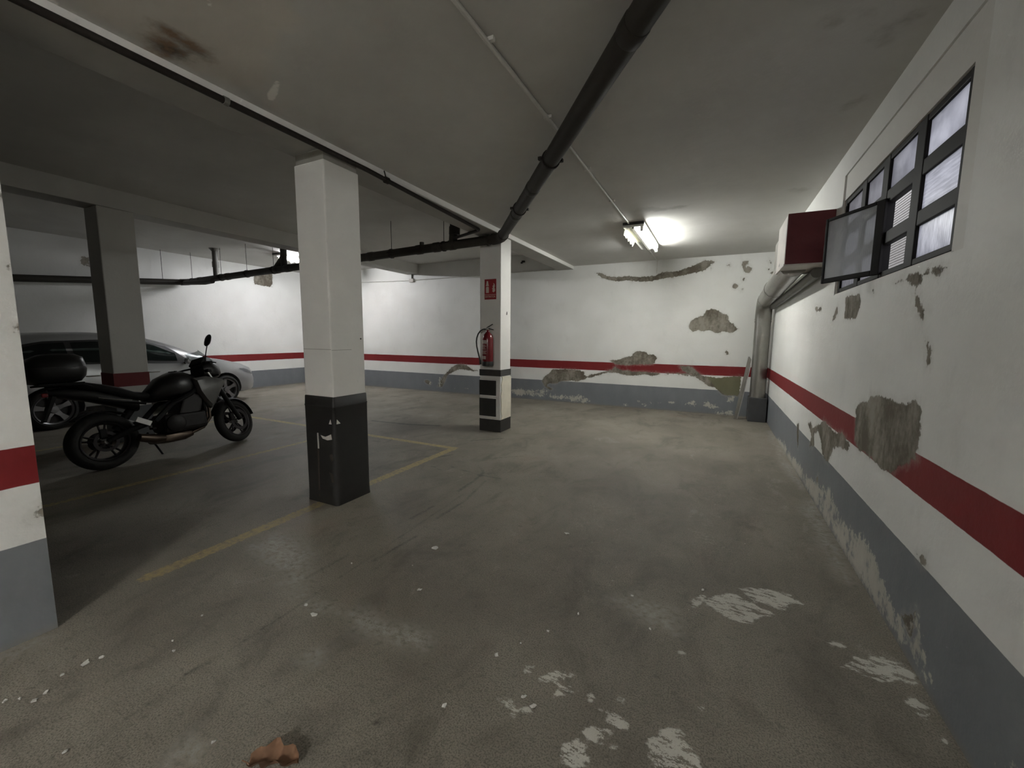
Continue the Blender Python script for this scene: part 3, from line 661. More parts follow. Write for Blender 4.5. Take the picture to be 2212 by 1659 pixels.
# --- nearest column with the black rubber guard
CX0, CX1, CY0, CY1 = -3.275, -2.915, 2.42, 2.785
c1, part = column(CX0, CX1, CY0, CY1, ZB1, 'thick white column in front with a black rubber guard around its foot')
part(MB().box((CX0, CY0, 0), (CX1, CY1, 2.915)), 'shaft', 'column', bevel=0.012)
part(MB().box((CX0 + 0.012, CY0 + 0.012, 2.915), (CX1 - 0.012, CY1 - 0.012, ZB1)), 'capital', 'ceiling_plain')
def rounded(x0, x1, y0, y1, r, z, n=6):
    out = []
    for cx, cy, a0 in ((x1 - r, y1 - r, 0), (x0 + r, y1 - r, 90), (x0 + r, y0 + r, 180), (x1 - r, y0 + r, 270)):
        for i in range(n + 1):
            a = math.radians(a0 + 90 * i / n)
            out.append((cx + r * math.cos(a), cy + r * math.sin(a), z))
    return out
g = MB()
prof = [(0.006, 0.0, 0.025), (0.016, 0.0, 0.03), (0.020, 0.03, 0.05), (0.024, 0.10, 0.07), (0.021, 0.14, 0.06), (0.017, 0.45, 0.045), (0.014, 0.70, 0.035), (0.012, 0.875, 0.025), (0.015, 0.882, 0.025), (0.012, 0.89, 0.025), (0.008, 0.965, 0.02), (0.001, 0.97, 0.02)]
g.rings([rounded(CX0 - a, CX1 + a, CY0 - a, CY1 + a, r, z) for a, z, r in prof])
guard = part(g, 'rubber_guard', 'rubber', smooth=True, auto=60)
def scuff(poly, mat, face, lift, name='torn_patch'):
    m = MB()
    if face == 'y':
        m.prism(poly, -0.006, 'XZ', CY0 - lift)
    else:
        m.prism(poly, 0.006, 'YZ', CX1 + lift)
    return m.build(name, mat, guard)
scuff([(-3.075, 0.625), (-3.02, 0.615), (-2.985, 0.628), (-2.945, 0.645), (-2.935, 0.60), (-2.99, 0.588), (-3.05, 0.598)], 'white_paint', 'y', 0.012)
scuff([(-2.965, 0.735), (-2.945, 0.775), (-2.935, 0.735)], 'white_paint', 'y', 0.011)
scuff([(2.43, 0.735), (2.435, 0.775), (2.47, 0.735)], 'white_paint', 'x', 0.011)
scuff([(-3.118, 0.64), (-3.106, 0.64), (-3.100, 0.50), (-3.118, 0.50)], 'white_paint', 'y', 0.013, 'seam_gap')
scuff([(-3.118, 0.50), (-3.104, 0.50), (-3.112, 0.06), (-3.130, 0.06)], 'scuff_brown', 'y', 0.017, 'seam_strip')
scuff([(-2.97, 0.46), (-2.94, 0.47), (-2.93, 0.42), (-2.95, 0.40)], 'scuff_brown', 'y', 0.014)
scuff([(-2.98, 0.30), (-2.94, 0.29), (-2.93, 0.22), (-2.95, 0.21)], 'scuff_brown', 'y', 0.016)
part(MB().prism([(0.008 * math.cos(t * math.pi / 5) + 2.745, 0.008 * math.sin(t * math.pi / 5) + 1.47) for t in range(10)], 0.002, 'YZ', CX1), 'drill_hole', 'black')
part(MB().box((CX0 + 0.01, CY0 - 0.0012, 1.377), (CX1 - 0.005, CY0 + 0.002, 1.381)), 'crack', 'ceiling_plain')
part(MB().box((CX1 - 0.002, CY0 + 0.005, 1.372), (CX1 + 0.0012, CY1 - 0.15, 1.3755)), 'crack', 'ceiling_plain')
# --- second column with tape bands, sign and extinguisher
DX0, DX1, DY0, DY1 = -3.335, -2.965, 5.56, 5.90
c2, part = column(DX0, DX1, DY0, DY1, ZB1, 'white column with black bands and the red fire extinguisher')
part(MB().box((DX0, DY0, 0), (DX1, DY1, ZB1)), 'shaft', 'column', bevel=0.012)
e = 0.007
part(MB().box((DX0 - e, DY0 - e, 0.885), (DX1 + e, DY1 + e, 0.985)), 'black_band', 'black_paint', bevel=0.003)
part(MB().box((DX0 - e, DY0 - e, 0), (DX1 + e, DY1 + e, 0.195)), 'black_foot', 'black_paint', bevel=0.004)
for z0, z1 in ((0.578, 0.815), (0.243, 0.527)):
    part(MB().box((DX0 - e, DY0 - 0.012, z0), (-3.04, DY0 + 0.02, z1)), 'rubber_pad', 'rubber', bevel=0.004)
for z0, z1 in ((0.822, 0.842), (0.538, 0.562), (0.205, 0.228)):
    part(MB().box((DX0 - 0.002, DY0 - 0.003, z0), (-3.02, DY0 + 0.02, z1)), 'tape_strip', 'white_paint')
m = MB()
edge = [(5.60, 0.88), (5.62, 0.84), (5.575, 0.76), (5.59, 0.66), (5.565, 0.58), (5.58, 0.46), (5.57, 0.33), (5.60, 0.25), (5.57, 0.20), (5.905, 0.20), (5.91, 0.86), (5.80, 0.875)]
part(m.prism(edge, 0.012, 'YZ', DX1), 'torn_sheet', 'cream_sheet', bevel=0.003)
part(MB().prism([(5.745, 1.84), (5.765, 1.835), (5.775, 1.86), (5.768, 1.89), (5.755, 1.88)], 0.004, 'YZ', DX1), 'wall_plug', 'black')
# --- third column at the left, red band
EX0, EX1, EY0, EY1 = -7.68, -7.31, 2.53, 2.92
c3, part = column(EX0, EX1, EY0, EY1, ZB2, 'shaded white column with a red band between the motorcycle and the car')
part(MB().box((EX0, EY0, 0), (EX1, EY1, ZB2)), 'shaft', 'column', bevel=0.012)
part(MB().box((EX0 - 0.003, EY0 - 0.003, SB), (EX1 + 0.003, EY1 + 0.003, ST)), 'red_band', 'red_paint')
part(MB().box((EX0 - 0.003, EY0 - 0.003, 0), (EX1 + 0.003, EY1 + 0.003, SG)), 'grey_foot', 'grey_paint')

# ------------------------------------------------------------------ fire extinguisher and its sign on the second column
s = tag(empty('fire_extinguisher_sign', (-3.145, DY0, 2.066)), 'small red and white pictogram sign above the fire extinguisher', 'sign')
def on(o, p):
    o.matrix_parent_inverse = Matrix.Translation(-p.location)
    return o
on(MB().box((-3.247, DY0 - 0.006, 2.066), (-3.043, DY0, 2.371)).build('plate', 'sign_red', s, bevel=0.002), s)
yp = DY0 - 0.0066
def flat(poly, name, mat, par, yy=yp, d=-0.0012):
    return on(MB().prism(poly, d, 'XZ', yy).build(name, mat, par), par)
flat([(-3.220, 2.165), (-3.220, 2.245), (-3.212, 2.258), (-3.178, 2.258), (-3.170, 2.245), (-3.170, 2.165)], 'pictogram_bottle', 'sign_white', s)
flat([(-3.222, 2.268), (-3.213, 2.305), (-3.207, 2.342), (-3.185, 2.342), (-3.178, 2.300), (-3.170, 2.268)], 'pictogram_valve', 'sign_white', s)
fl = [(-3.085, 2.170), (-3.060, 2.190), (-3.062, 2.225), (-3.072, 2.240), (-3.062, 2.260), (-3.070, 2.295), (-3.095, 2.312), (-3.085, 2.285), (-3.105, 2.265), (-3.098, 2.240), (-3.115, 2.225), (-3.100, 2.210), (-3.110, 2.185)]
flat(fl, 'pictogram_flame', 'sign_white', s)
flat([(-3.238, 2.136), (-3.052, 2.136), (-3.052, 2.142), (-3.238, 2.142)], 'rule', 'sign_white', s)
def text(body, size, loc, rot, mat, par, name, depth=0.0008, width=None):
    cu = bpy.data.curves.new(name, 'FONT')
    cu.body = body; cu.size = size; cu.align_x = 'CENTER'; cu.align_y = 'CENTER'; cu.extrude = depth; cu.resolution_u = 2
    tmp = bpy.data.objects.new('tmp', cu); COL.objects.link(tmp)
    dg = bpy.context.evaluated_depsgraph_get()
    me = bpy.data.meshes.new_from_object(tmp.evaluated_get(dg))
    bpy.data.objects.remove(tmp); bpy.data.curves.remove(cu)
    me.name = name; me.materials.clear(); me.materials.append(M[mat])
    o = bpy.data.objects.new(name, me); COL.objects.link(o)
    o.location = loc; o.rotation_euler = rot
    if width:
        xs = [v.co.x for v in me.vertices]
        k = width / (max(xs) - min(xs))
        for v in me.vertices: v.co.x *= k
    o.parent = par
    on(o, par)
    return o
text('EXTINTOR', 0.045, (-3.145, yp - 0.0005, 2.105), (math.pi / 2, 0, 0), 'sign_white', s, 'lettering', width=0.175)

ex = tag(empty('fire_extinguisher', (-3.137, DY0 - 0.095, 1.05)), 'red fire extinguisher with a black hose hung on the banded column', 'extinguisher')
yc = DY0 - 0.095
def xp(mb, name, mat, par=ex, **k):
    o = mb.build(name, mat, par, **k)
    if par is ex:
        o.matrix_parent_inverse = Matrix.Translation(-ex.location)
    return o
rb = 0.084
body = xp(MB().lathe([(0.0, 1.075), (rb - .004, 1.075), (rb, 1.085), (rb, 1.46), (rb - .006, 1.49), (rb * .75, 1.53), (rb * .42, 1.56), (0.024, 1.575), (0.022, 1.60), (0, 1.60)], 36, 'Z', (-3.137, yc, 0)), 'bottle', 'red_gloss', smooth=True)
xp(MB().lathe([(0, 1.050), (rb - .001, 1.050), (rb + .002, 1.056), (rb + .002, 1.115), (rb, 1.12), (0, 1.12)], 36, 'Z', (-3.137, yc, 0)), 'foot_skirt', 'black', smooth=True)
def band(z0, z1, a0, a1, mat, name, r=rb + 0.0012, n=14):
    m = MB(); vs = []
    for i in range(n + 1):
        a = math.radians(a0 + (a1 - a0) * i / n)
        for rr in (r, r - 0.004):
            for z in (z0, z1):
                vs.append((-3.137 + rr * math.cos(a), yc + rr * math.sin(a), z))
    fs = []
    for i in range(n):
        o = i * 4
        fs += [(o, o + 4, o + 5, o + 1), (o + 2, o + 3, o + 7, o + 6), (o, o + 2, o + 6, o + 4), (o + 1, o + 5, o + 7, o + 3)]
    fs += [(0, 1, 3, 2), (n * 4, n * 4 + 2, n * 4 + 3, n * 4 + 1)]
    m.add(vs, fs)
    return xp(m, name, mat, body, smooth=True)
band(1.39, 1.445, -145, -75, 'label', 'label_heading')
for i, (z, a1) in enumerate(((1.365, -85), (1.345, -78), (1.325, -90), (1.305, -80), (1.275, -75), (1.255, -84), (1.235, -78))):
    band(z, z + 0.009, -142, a1, 'label', 'label_line')
band(1.155, 1.205, -140, -82, 'label', 'inspection_label')
xp(MB().lathe([(0, 1.60), (0.02, 1.60), (0.02, 1.635), (0, 1.635)], 14, 'Z', (-3.137, yc, 0)), 'valve', 'galv', smooth=True)
xp(MB().box((-0.018, -0.012, -0.008), (0.105, 0.012, 0.006), Matrix.Rotation(math.radians(12), 3, 'Y'), (-3.14, yc, 1.625)), 'carry_handle', 'black', bevel=0.003)
xp(MB().box((-0.025, -0.010, -0.006), (0.095, 0.010, 0.006), Matrix.Rotation(math.radians(-28), 3, 'Y'), (-3.135, yc, 1.642)), 'squeeze_lever', 'black', bevel=0.003)
hp = [(-3.16, 1.612), (-3.20, 1.608), (-3.25, 1.585), (-3.295, 1.54), (-3.325, 1.48), (-3.335, 1.42), (-3.325, 1.35), (-3.30, 1.27), (-3.275, 1.19), (-3.262, 1.13)]
xp(MB().tube([(x, yc - 0.02 - 0.01 * math.sin(i), z) for i, (x, z) in enumerate(hp)], 0.011, 10), 'hose', 'black', smooth=True)
xp(MB().tube([(-3.262, yc - 0.02, 1.14), (-3.258, yc - 0.02, 1.07)], [0.013, 0.017], 10), 'nozzle', 'black', smooth=True)
xp(MB().box((-3.165, yc + rb - 0.006, 1.45), (-3.115, DY0, 1.48)), 'wall_hook', 'galv')

# ------------------------------------------------------------------ pipes under the ceiling
def arc(a, b, c, r, n=6):
    """rounded corner b between a and c"""
    a, b, c = Vector(a), Vector(b), Vector(c)
    u, v = (a - b).normalized(), (c - b).normalized()
    p0, p1 = b + u * r, b + v * r
    return [tuple(p0 * (1 - t) ** 2 + b * 2 * t * (1 - t) + p1 * t * t) for t in [i / n for i in range(n + 1)]]
dp = tag(empty('drain_pipe', (-2.9, 5.45, 2.93)), 'thick dark drain pipe running diagonally under the ceiling and on across the left bays', 'pipe')
def pp(mb, name, mat, par=dp, **k):
    o = mb.build(name, mat, par, **k)
    o.matrix_parent_inverse = Matrix.Translation(-dp.location)
    return o
A0 = Vector((0.62, 0.73, 2.965)); EL = Vector((-2.905, 5.44, 2.925)); A2 = Vector((-11.47, 5.47, 2.735)); A3 = Vector((-11.47, -2.0, 2.06))
def along(p, q, t): return p + (q - p) * t
pp(MB().tube([A0, along(A0, EL, .3), along(A0, EL, .6), along(A0, EL, .97)], 0.068, 20), 'pipe_run', 'pipe', smooth=True)
pp(MB().tube(arc(A0, EL, A2, 0.14, 8), 0.076, 20), 'elbow', 'pipe', smooth=True)
pp(MB().tube([along(EL, A2, 0.012), along(EL, A2, .5), along(EL, A2, .99)], 0.068, 20), 'pipe_run', 'pipe', smooth=True)
pp(MB().tube(arc(along(EL, A2, .9), A2, A3, 0.12, 8), 0.074, 20), 'elbow', 'pipe', smooth=True)
pp(MB().tube([along(A2, A3, .01), along(A2, A3, .5), A3], 0.066, 20), 'pipe_run', 'pipe', smooth=True)
def sleeve(p, q, t, w, r, name='coupling', mat='pipe'):
    c = along(p, q, t); d = (q - p).normalized() * w / 2
    pp(MB().tube([c - d, c - d * 0.9, c + d * 0.9, c + d], [r * 0.97, r, r, r * 0.97], 20), name, mat, smooth=True)
for t in (0.30, 0.655, 0.80): sleeve(A0, EL, t, 0.10, 0.0715)
sleeve(A0, EL, 0.965, 0.04, 0.080, 'collar')
sleeve(EL, A2, 0.025, 0.04, 0.080, 'collar')
for t in (0.10, 0.135, 0.175, 0.30, 0.56, 0.60, 0.80, 0.93): sleeve(EL, A2, t, 0.11 if t != 0.56 else 0.16, 0.0755)
def clamp(c, tdir, ztop, off=0.0):
    c = Vector(c); t = Vector(tdir).normalized(); side = Vector((-t.y, t.x, 0)).normalized()
    m = MB()
    m.tube([c - t * 0.014, c + t * 0.014], 0.079, 20)
    for sg in (-1, 1):
        m.box((-0.014, -0.014, -0.012), (0.014, 0.014, 0.012), None, c + side * sg * 0.09)
    pp(m, 'pipe_clamp', 'iron')
    pp(MB().tube([c + Vector((0, 0, 0.07)), (c.x, c.y, ztop)], 0.0045, 8), 'hanger_rod', 'iron')
for t in (0.545, 0.765, 0.2): clamp(along(A0, EL, t), EL - A0, ZC)
for x in (-3.92, -5.0, -8.15, -9.05, -10.0, -11.2):
    t = (EL.x - x) / (EL.x - A2.x); clamp(along(EL, A2, t), A2 - EL, ZC2)
# inspection tee and risers
def riser(x, z_off, top, r, mat='pipe', lean=0.0, name='riser'):
    t = (EL.x - x) / (EL.x - A2.x); c = along(EL, A2, t)
    pp(MB().tube([c + Vector((0, 0, 0.02)), (c.x + lean * 0.4, c.y, c.z + 0.5 * (top - c.z)), (c.x + lean, c.y, top)], r, 16), name, mat, smooth=True)
    return c
c = riser(-3.75, 0, ZC2, 0.066, 'pipe', 0.05)
pp(MB().tube([(c.x + 0.03, c.y, 3.06), (c.x + 0.035, c.y, 3.17)], 0.086, 16), 'riser_socket', 'pipe', smooth=True)
pp(MB().lathe([(0, 0), (0.034, 0), (0.036, 0.015), (0.036, 0.05), (0, 0.05)], 14, 'Z', (-4.36, 5.45, 2.955)), 'cleaning_cap', 'pipe', smooth=True)
c = riser(-7.82, 0, ZC2, 0.06)
pp(MB().tube([(c.x - 0.26, c.y, c.z + 0.02), (c.x - 0.02, c.y, c.z + 0.22)], 0.055, 14), 'branch', 'pipe', smooth=True)
c = riser(-10.2, 0, ZC2, 0.055, 'pipe_light')
pp(MB().tube([(c.x, c.y, ZC2 - 0.06), (c.x, c.y, ZC2)], [0.06, 0.11], 16), 'riser_socket', 'pipe_light', smooth=True)
pp(MB().tube([(c.x, c.y, 3.0), (c.x, c.y, 3.12)], 0.064, 16), 'riser_socket', 'pipe_light', smooth=True)
pp(MB().tube([(-11.3, 5.36, 2.70), (-10.35, 5.30, 2.66), (-10.05, 5.30, 2.67)], [0.05, 0.055, 0.05], 14), 'branch', 'pipe', smooth=True)
for y, z in ((5.0, 3.0), (4.3, 3.0)):
    pp(MB().tube([(-11.47, y, 2.70 - (5.47 - y) * 0.09), (-11.47, y, ZC2)], 0.005, 8), 'hanger_rod', 'iron')

wp = tag(empty('water_pipe', (-2.88, 0.5, 2.98)), 'thin black iron pipe running along the ceiling beam from the top left corner', 'pipe')
W0, W1 = Vector((-2.878, 2.85, 2.968)), Vector((-3.02, 5.03, 2.962))
def wpp(mb, name, mat, **k):
    o = mb.build(name, mat, wp, **k)
    o.matrix_parent_inverse = Matrix.Translation(-wp.location)
    return o
W2 = Vector((-3.68, 5.38, 2.99))
wpp(MB().tube([(-2.885, -1.5, 2.985), (-2.882, 1.5, 2.975), W0, along(W0, W1, .5)] + arc(W0, W1, W2, 0.05, 5) + [W2], 0.021, 14), 'pipe_run', 'iron', smooth=True)
wpp(MB().tube([along(W0, W1, 0.12) - Vector((0, .02, 0)), along(W0, W1, 0.12) + Vector((0, .02, 0))], 0.031, 12), 'pipe_clamp', 'iron')
wpp(MB().tube([along(W0, W1, 0.12), (-2.93, 3.12, 3.06)], 0.006, 8), 'hanger_rod', 'iron')
wpp(MB().tube([(-2.882, 1.66, 2.974), (-2.882, 1.69, 2.974)], 0.026, 12), 'pipe_clamp', 'pipe_light')

cd = tag(empty('electrical_conduit', (-1.17, 0, ZC)), 'thin grey conduit on the ceiling leading to the lit lamp', 'conduit')
def cp(mb, name, mat='conduit', **k):
    o = mb.build(name, mat, cd, **k)
    o.matrix_parent_inverse = Matrix.Translation(-cd.location)
    return o
cp(MB().tube([(-1.24, -4.0, 3.055), (-1.17, 3.2, 3.055)], 0.013, 10), 'tube', smooth=True)
cp(MB().tube([(-1.17, 3.2, 3.055), (-1.17, 5.90, 3.055)], 0.011, 10), 'tube', smooth=True)
cp(MB().tube([(-1.17, 7.5, 3.055), (-1.165, 8.93, 3.055), (-1.165, 8.94, 2.80)], 0.010, 10), 'tube', smooth=True)
for y in (0.9, 2.05, 2.9, 3.9, 4.9, 8.2):
    cp(MB().box((-1.20, y - 0.012, 3.05), (-1.14, y + 0.012, ZC)), 'saddle')
wc = tag(empty('wall_conduit', (-7.5, 8.93, 3.0)), 'thin white cable line with a small junction box high on the far wall', 'conduit')
def wcp(mb, name, mat='conduit', **k):
    o = mb.build(name, mat, wc, **k)
    o.matrix_parent_inverse = Matrix.Translation(-wc.location)
    return o
wcp(MB().tube([(-10.0, 8.935, 3.055), (-7.52, 8.935, 3.0), (-3.4, 8.935, 3.02)], 0.011, 8), 'cable', smooth=True)
wcp(MB().box((-7.58, 8.90, 2.95), (-7.44, 8.948, 3.04)), 'junction_box', 'white_trim', bevel=0.006)
wcp(MB().tube([(-7.50, 8.93, 3.03), (-7.50, 8.93, 3.2)], 0.016, 8), 'cable', 'pipe_light', smooth=True)

hk = tag(empty('cable_bracket', (-4.19, 8.93, 3.24)), 'small dark bracket high on the far wall just right of the banded column', 'bracket')
for a_, b_ in (((-4.24, 8.935, 3.215), (-4.19, 8.95, 3.25)), ((-4.20, 8.90, 3.235), (-4.13, 8.95, 3.275))):
    on(MB().box(a_, b_).build('plate' if a_[2] < 3.22 else 'arm', 'iron', hk, bevel=0.004), hk)
# ------------------------------------------------------------------ fluorescent lamps
def lamp(loc, length, tube, label, broken):
    x, y, z = loc
    L = tag(empty('fluorescent_lamp', (x, y + length / 2, ZC)), label, 'lamp')
    base = Matrix.Translation(-L.location)
    def lp(mb, name, mat, par=L, **k):
        o = mb.build(name, mat, par, **k)
        o.matrix_parent_inverse = base
        return o
    lp(MB().box((x - 0.15, y, z - 0.065), (x + 0.13, y + length, z)), 'housing', 'lamp_white', bevel=0.006)
    lp(MB().box((x - 0.152, y - 0.010, z - 0.035), (x + 0.132, y + 0.008, z)), 'end_cap', 'black', bevel=0.004)
    lp(MB().box((x - 0.03, y + 0.01, z - 0.085), (x + 0.0, y + length, z - 0.06)), 'ballast_rail', 'galv')
    tx = x + 0.10
    for yy in (y + 0.03, y + length - 0.03):
        lp(MB().box((tx - 0.018, yy - 0.012, z - 0.125), (tx + 0.018, yy + 0.012, z - 0.06)), 'tube_holder', 'lamp_white')
    lp(MB().tube([(tx, y + 0.04, z - 0.105), (tx, y + length - 0.04, z - 0.105)], 0.016, 14), 'tube', tube, smooth=True)
    if broken:
        # remains of the diffuser on the left edge
        m = MB(); top = []; bot = []
        zs = [0.13, 0.12, 0.14, 0.09, 0.15, 0.10, 0.155, 0.12, 0.16, 0.09, 0.07]
        n = len(zs)
        for i, q in enumerate(zs):
            yy = y + 0.15 + (length * 0.55) * i / (n - 1)
            top.append((x - 0.15, yy, z - 0.05)); bot.append((x - 0.165 + 0.08 * (q - .09), yy + 0.03 * math.sin(i * 3), z - q))
        vs = top + bot + [(a - 0.006, b, c) for a, b, c in top + bot]
        fs = []
        for i in range(n - 1):
            fs += [(i, i + 1, n + i + 1, n + i), (2 * n + i, 3 * n + i, 3 * n + i + 1, 2 * n + i + 1), (n + i, n + i + 1, 3 * n + i + 1, 3 * n + i), (i, 2 * n + i, 2 * n + i + 1, i + 1)]
        fs += [(0, n, 3 * n, 2 * n), (n - 1, 3 * n - 1, 4 * n - 1, 2 * n - 1)]
        m.add(vs, fs)
        lp(m, 'broken_diffuser', 'yellowed')
    return L
lamp((-1.10, 5.92, ZC), 1.55, 'tubeA', 'lit fluorescent lamp with a broken cover on the right bay ceiling', True)
lamp((-9.35, 6.35, ZC2), 1.55, 'tubeB', 'bright fluorescent lamp half hidden behind the front column', True)
lamp((0.10, -4.8, ZC), 1.3, 'tubeC', 'fluorescent lamp behind the viewer in the drive lane', False)

# ------------------------------------------------------------------ ventilation: red box, round duct, leaning sheet
vd = tag(empty('ventilation_duct', (0.72, 8.6, 0)), 'dark red ventilation box with galvanised duct dropping down the far right corner', 'ventilation duct')
def vp(mb, name, mat, **k):
    o = mb.build(name, mat, vd, **k)
    o.matrix_parent_inverse = Matrix.Translation(-vd.location)
    return o
VX, VY, VR = 0.725, 8.60, 0.125
vp(MB().box((0.532, 4.712, 2.205), (XR, 5.30, 2.655)), 'casing', 'white_trim', bevel=0.004)
vp(MB().box((0.535, 4.70, 2.20), (XR, 4.714, 2.66)), 'front_panel', 'red_board', bevel=0.003)
vp(MB().box((0.528, 4.705, 2.188), (XR, 5.31, 2.205)), 'bottom_flange', 'white_trim')
vp(MB().box((0.55, 5.30, 2.23), (XR, 5.75, 2.60)), 'rear_transition', 'galv', bevel=0.03)
vp(MB().tube([(0.655, 5.05, 2.25), (0.70, 7.2, 2.20), (VX, 8.28, 2.175)], VR, 26), 'horizontal_run', 'galv', smooth=True)
vp(MB().tube(arc((VX, 8.0, 2.175), (VX, VY, 2.17), (VX, VY, 1.0), 0.33, 8), VR + 0.004, 26), 'elbow', 'galv', smooth=True)
vp(MB().tube([(VX, VY, 1.86), (VX, VY, 0.42)], VR, 26), 'vertical_run', 'galv', smooth=True)
for z in (1.84, 1.80):
    vp(MB().tube([(VX, VY, z - 0.012), (VX, VY, z + 0.012)], VR + 0.007, 26), 'joint_ring', 'galv', smooth=True)
vp(MB().tube([(0.70 - 0.01, 6.9, 2.208), (0.70, 6.96, 2.206)], VR + 0.006, 26), 'joint_ring', 'galv', smooth=True)
vp(MB().box((VX - 0.14, VY - 0.13, 0), (VX + 0.15, VY + 0.16, 0.44)), 'plinth', 'grey_dark', bevel=0.01)
vp(MB().tube([(0.835, 4.95, 2.14), (0.838, 7.0, 2.085), (0.84, 8.42, 2.055)], 0.050, 18), 'branch_pipe', 'pipe_light', smooth=True)
pl = tag(empty('metal_sheet', (0.44, 8.66, 0)), 'narrow bright metal sheet leaning against the duct in the corner', 'sheet')
m = MB(); m.prism([(0.372, 0.0), (0.425, 0.0), (0.590, 1.12), (0.560, 1.17), (0.540, 1.17)], 0.02, 'XZ', 8.60)
o = m.build('edge_profile', 'galv', pl, bevel=0.003); on(o, pl)
m = MB(); m.prism([(0.425, 0.01), (0.438, 0.01), (0.590, 1.0), (0.580, 1.02)], 0.09, 'XZ', 8.575)
o = m.build('sheet', 'steel', pl); on(o, pl)

# ------------------------------------------------------------------ loose bits on the floor
def flake(x, y, r, seed, label, group=None, thick=0.004):
    q = random.Random(seed)
    n = q.randint(6, 9)
    out = []
    for i in range(n):
        a = 2 * math.pi * i / n + q.uniform(-.25, .25)
        k = r * q.uniform(0.45, 1.15)
        out.append((k * math.cos(a), k * math.sin(a) * 0.75))
    m = MB()
    lift = [q.uniform(0, 0.006) for _ in out]
    vs = [(a, b, l + thick) for (a, b), l in zip(out, lift)] + [(a * .96, b * .96, l * 0.5) for (a, b), l in zip(out, lift)]
    fs = [tuple(range(n)), tuple(reversed(range(n, 2 * n)))] + [(i, (i + 1) % n, n + (i + 1) % n, n + i) for i in range(n)]
    m.add(vs, fs)
    o = m.build('plaster_flake', 'plaster')
    o.location = (x, y, 0.0005)
    o.rotation_euler = (0, 0, q.uniform(0, 6.28))
    return tag(o, label, 'flake', group)
sizes = [0.045, 0.026, 0.016, 0.018, 0.010, 0.022, 0.012, 0.018, 0.012, 0.010, 0.011, 0.012, 0.013, 0.012, 0.016, 0.014, 0.009, 0.011, 0.018, 0.012, 0.009, 0.022, 0.013, 0.012, 0.020, 0.016, 0.010, 0.008]
OWN = {1: 'small white plaster flake on the crack left of the pale floor streak', 2: 'white plaster crumb just behind another flake on the floor crack',
       3: 'round white plaster crumb right of the dry leaf', 5: 'biggest white crumb in the row beside the left wall end',
       7: 'thin white plaster sliver nearer than the largest loose flake', 8: 'white crumb on the floor straight behind the dry leaf',
       18: 'white chip lying just behind the small angular white floor patch', 21: 'pale ring shaped plaster bit alone on the bare middle floor',
       22: 'white crumb left of the broad pale patch near the right wall', 23: 'white crumb at the back edge of the broad pale floor patch',
       24: 'square white flake among the pale patches at the bottom', 6: 'white crumb near the lower left corner of the floor'}
for i, (x, y) in enumerate(FLAKES):
    if i == 0:
        flake(x, y, sizes[0] * 0.8, 3, 'largest loose white plaster flake lying alone in the middle of the floor')
    else:
        flake(x, y, sizes[i] * 0.85, 20 + i, OWN.get(i, 'tiny loose white plaster crumb on the concrete floor'), None if i in OWN else 'plaster crumbs scattered on the floor', 0.003)
# dry leaf near the lower edge of the picture
lf = tag(empty('dry_leaf', (-1.30, 0.765, 0.0), (0, 0, math.radians(28))), 'curled brown dry leaf at the bottom edge of the floor', 'leaf')
m = MB(); nu, nv = 15, 7; vs = []
for i in range(nu):
    t = i / (nu - 1)
    w = 0.052 * (math.sin(math.pi * (0.06 + 0.9 * t)) ** 0.6) * (0.8 + 0.25 * math.sin(t * 17))
    for j in range(nv):
        s_ = (j / (nv - 1) - 0.5) * 2
        vs.append(((t - 0.5) * 0.17, s_ * w, 0.006 + 0.030 * abs(s_) ** 1.6 + 0.016 * math.sin(t * 3.1) + 0.004 * math.sin(9 * t + 4 * s_)))
n0 = len(vs)
vs += [(a, b, c + 0.0014) for a, b, c in vs]
fs = []
for i in range(nu - 1):
    for j in range(nv - 1):
        q = i * nv + j
        fs += [(q, q + 1, q + nv + 1, q + nv), (n0 + q, n0 + q + nv, n0 + q + nv + 1, n0 + q + 1)]
m.add(vs, fs)
m.build('blade', 'leaf', lf, smooth=True)
MB().tube([(-0.115, 0.012, 0.012), (-0.08, 0.0, 0.010), (0, 0, 0.024), (0.07, 0, 0.012)], [0.002, 0.0025, 0.0018, 0.001], 6).build('stalk', 'leaf', lf, smooth=True)
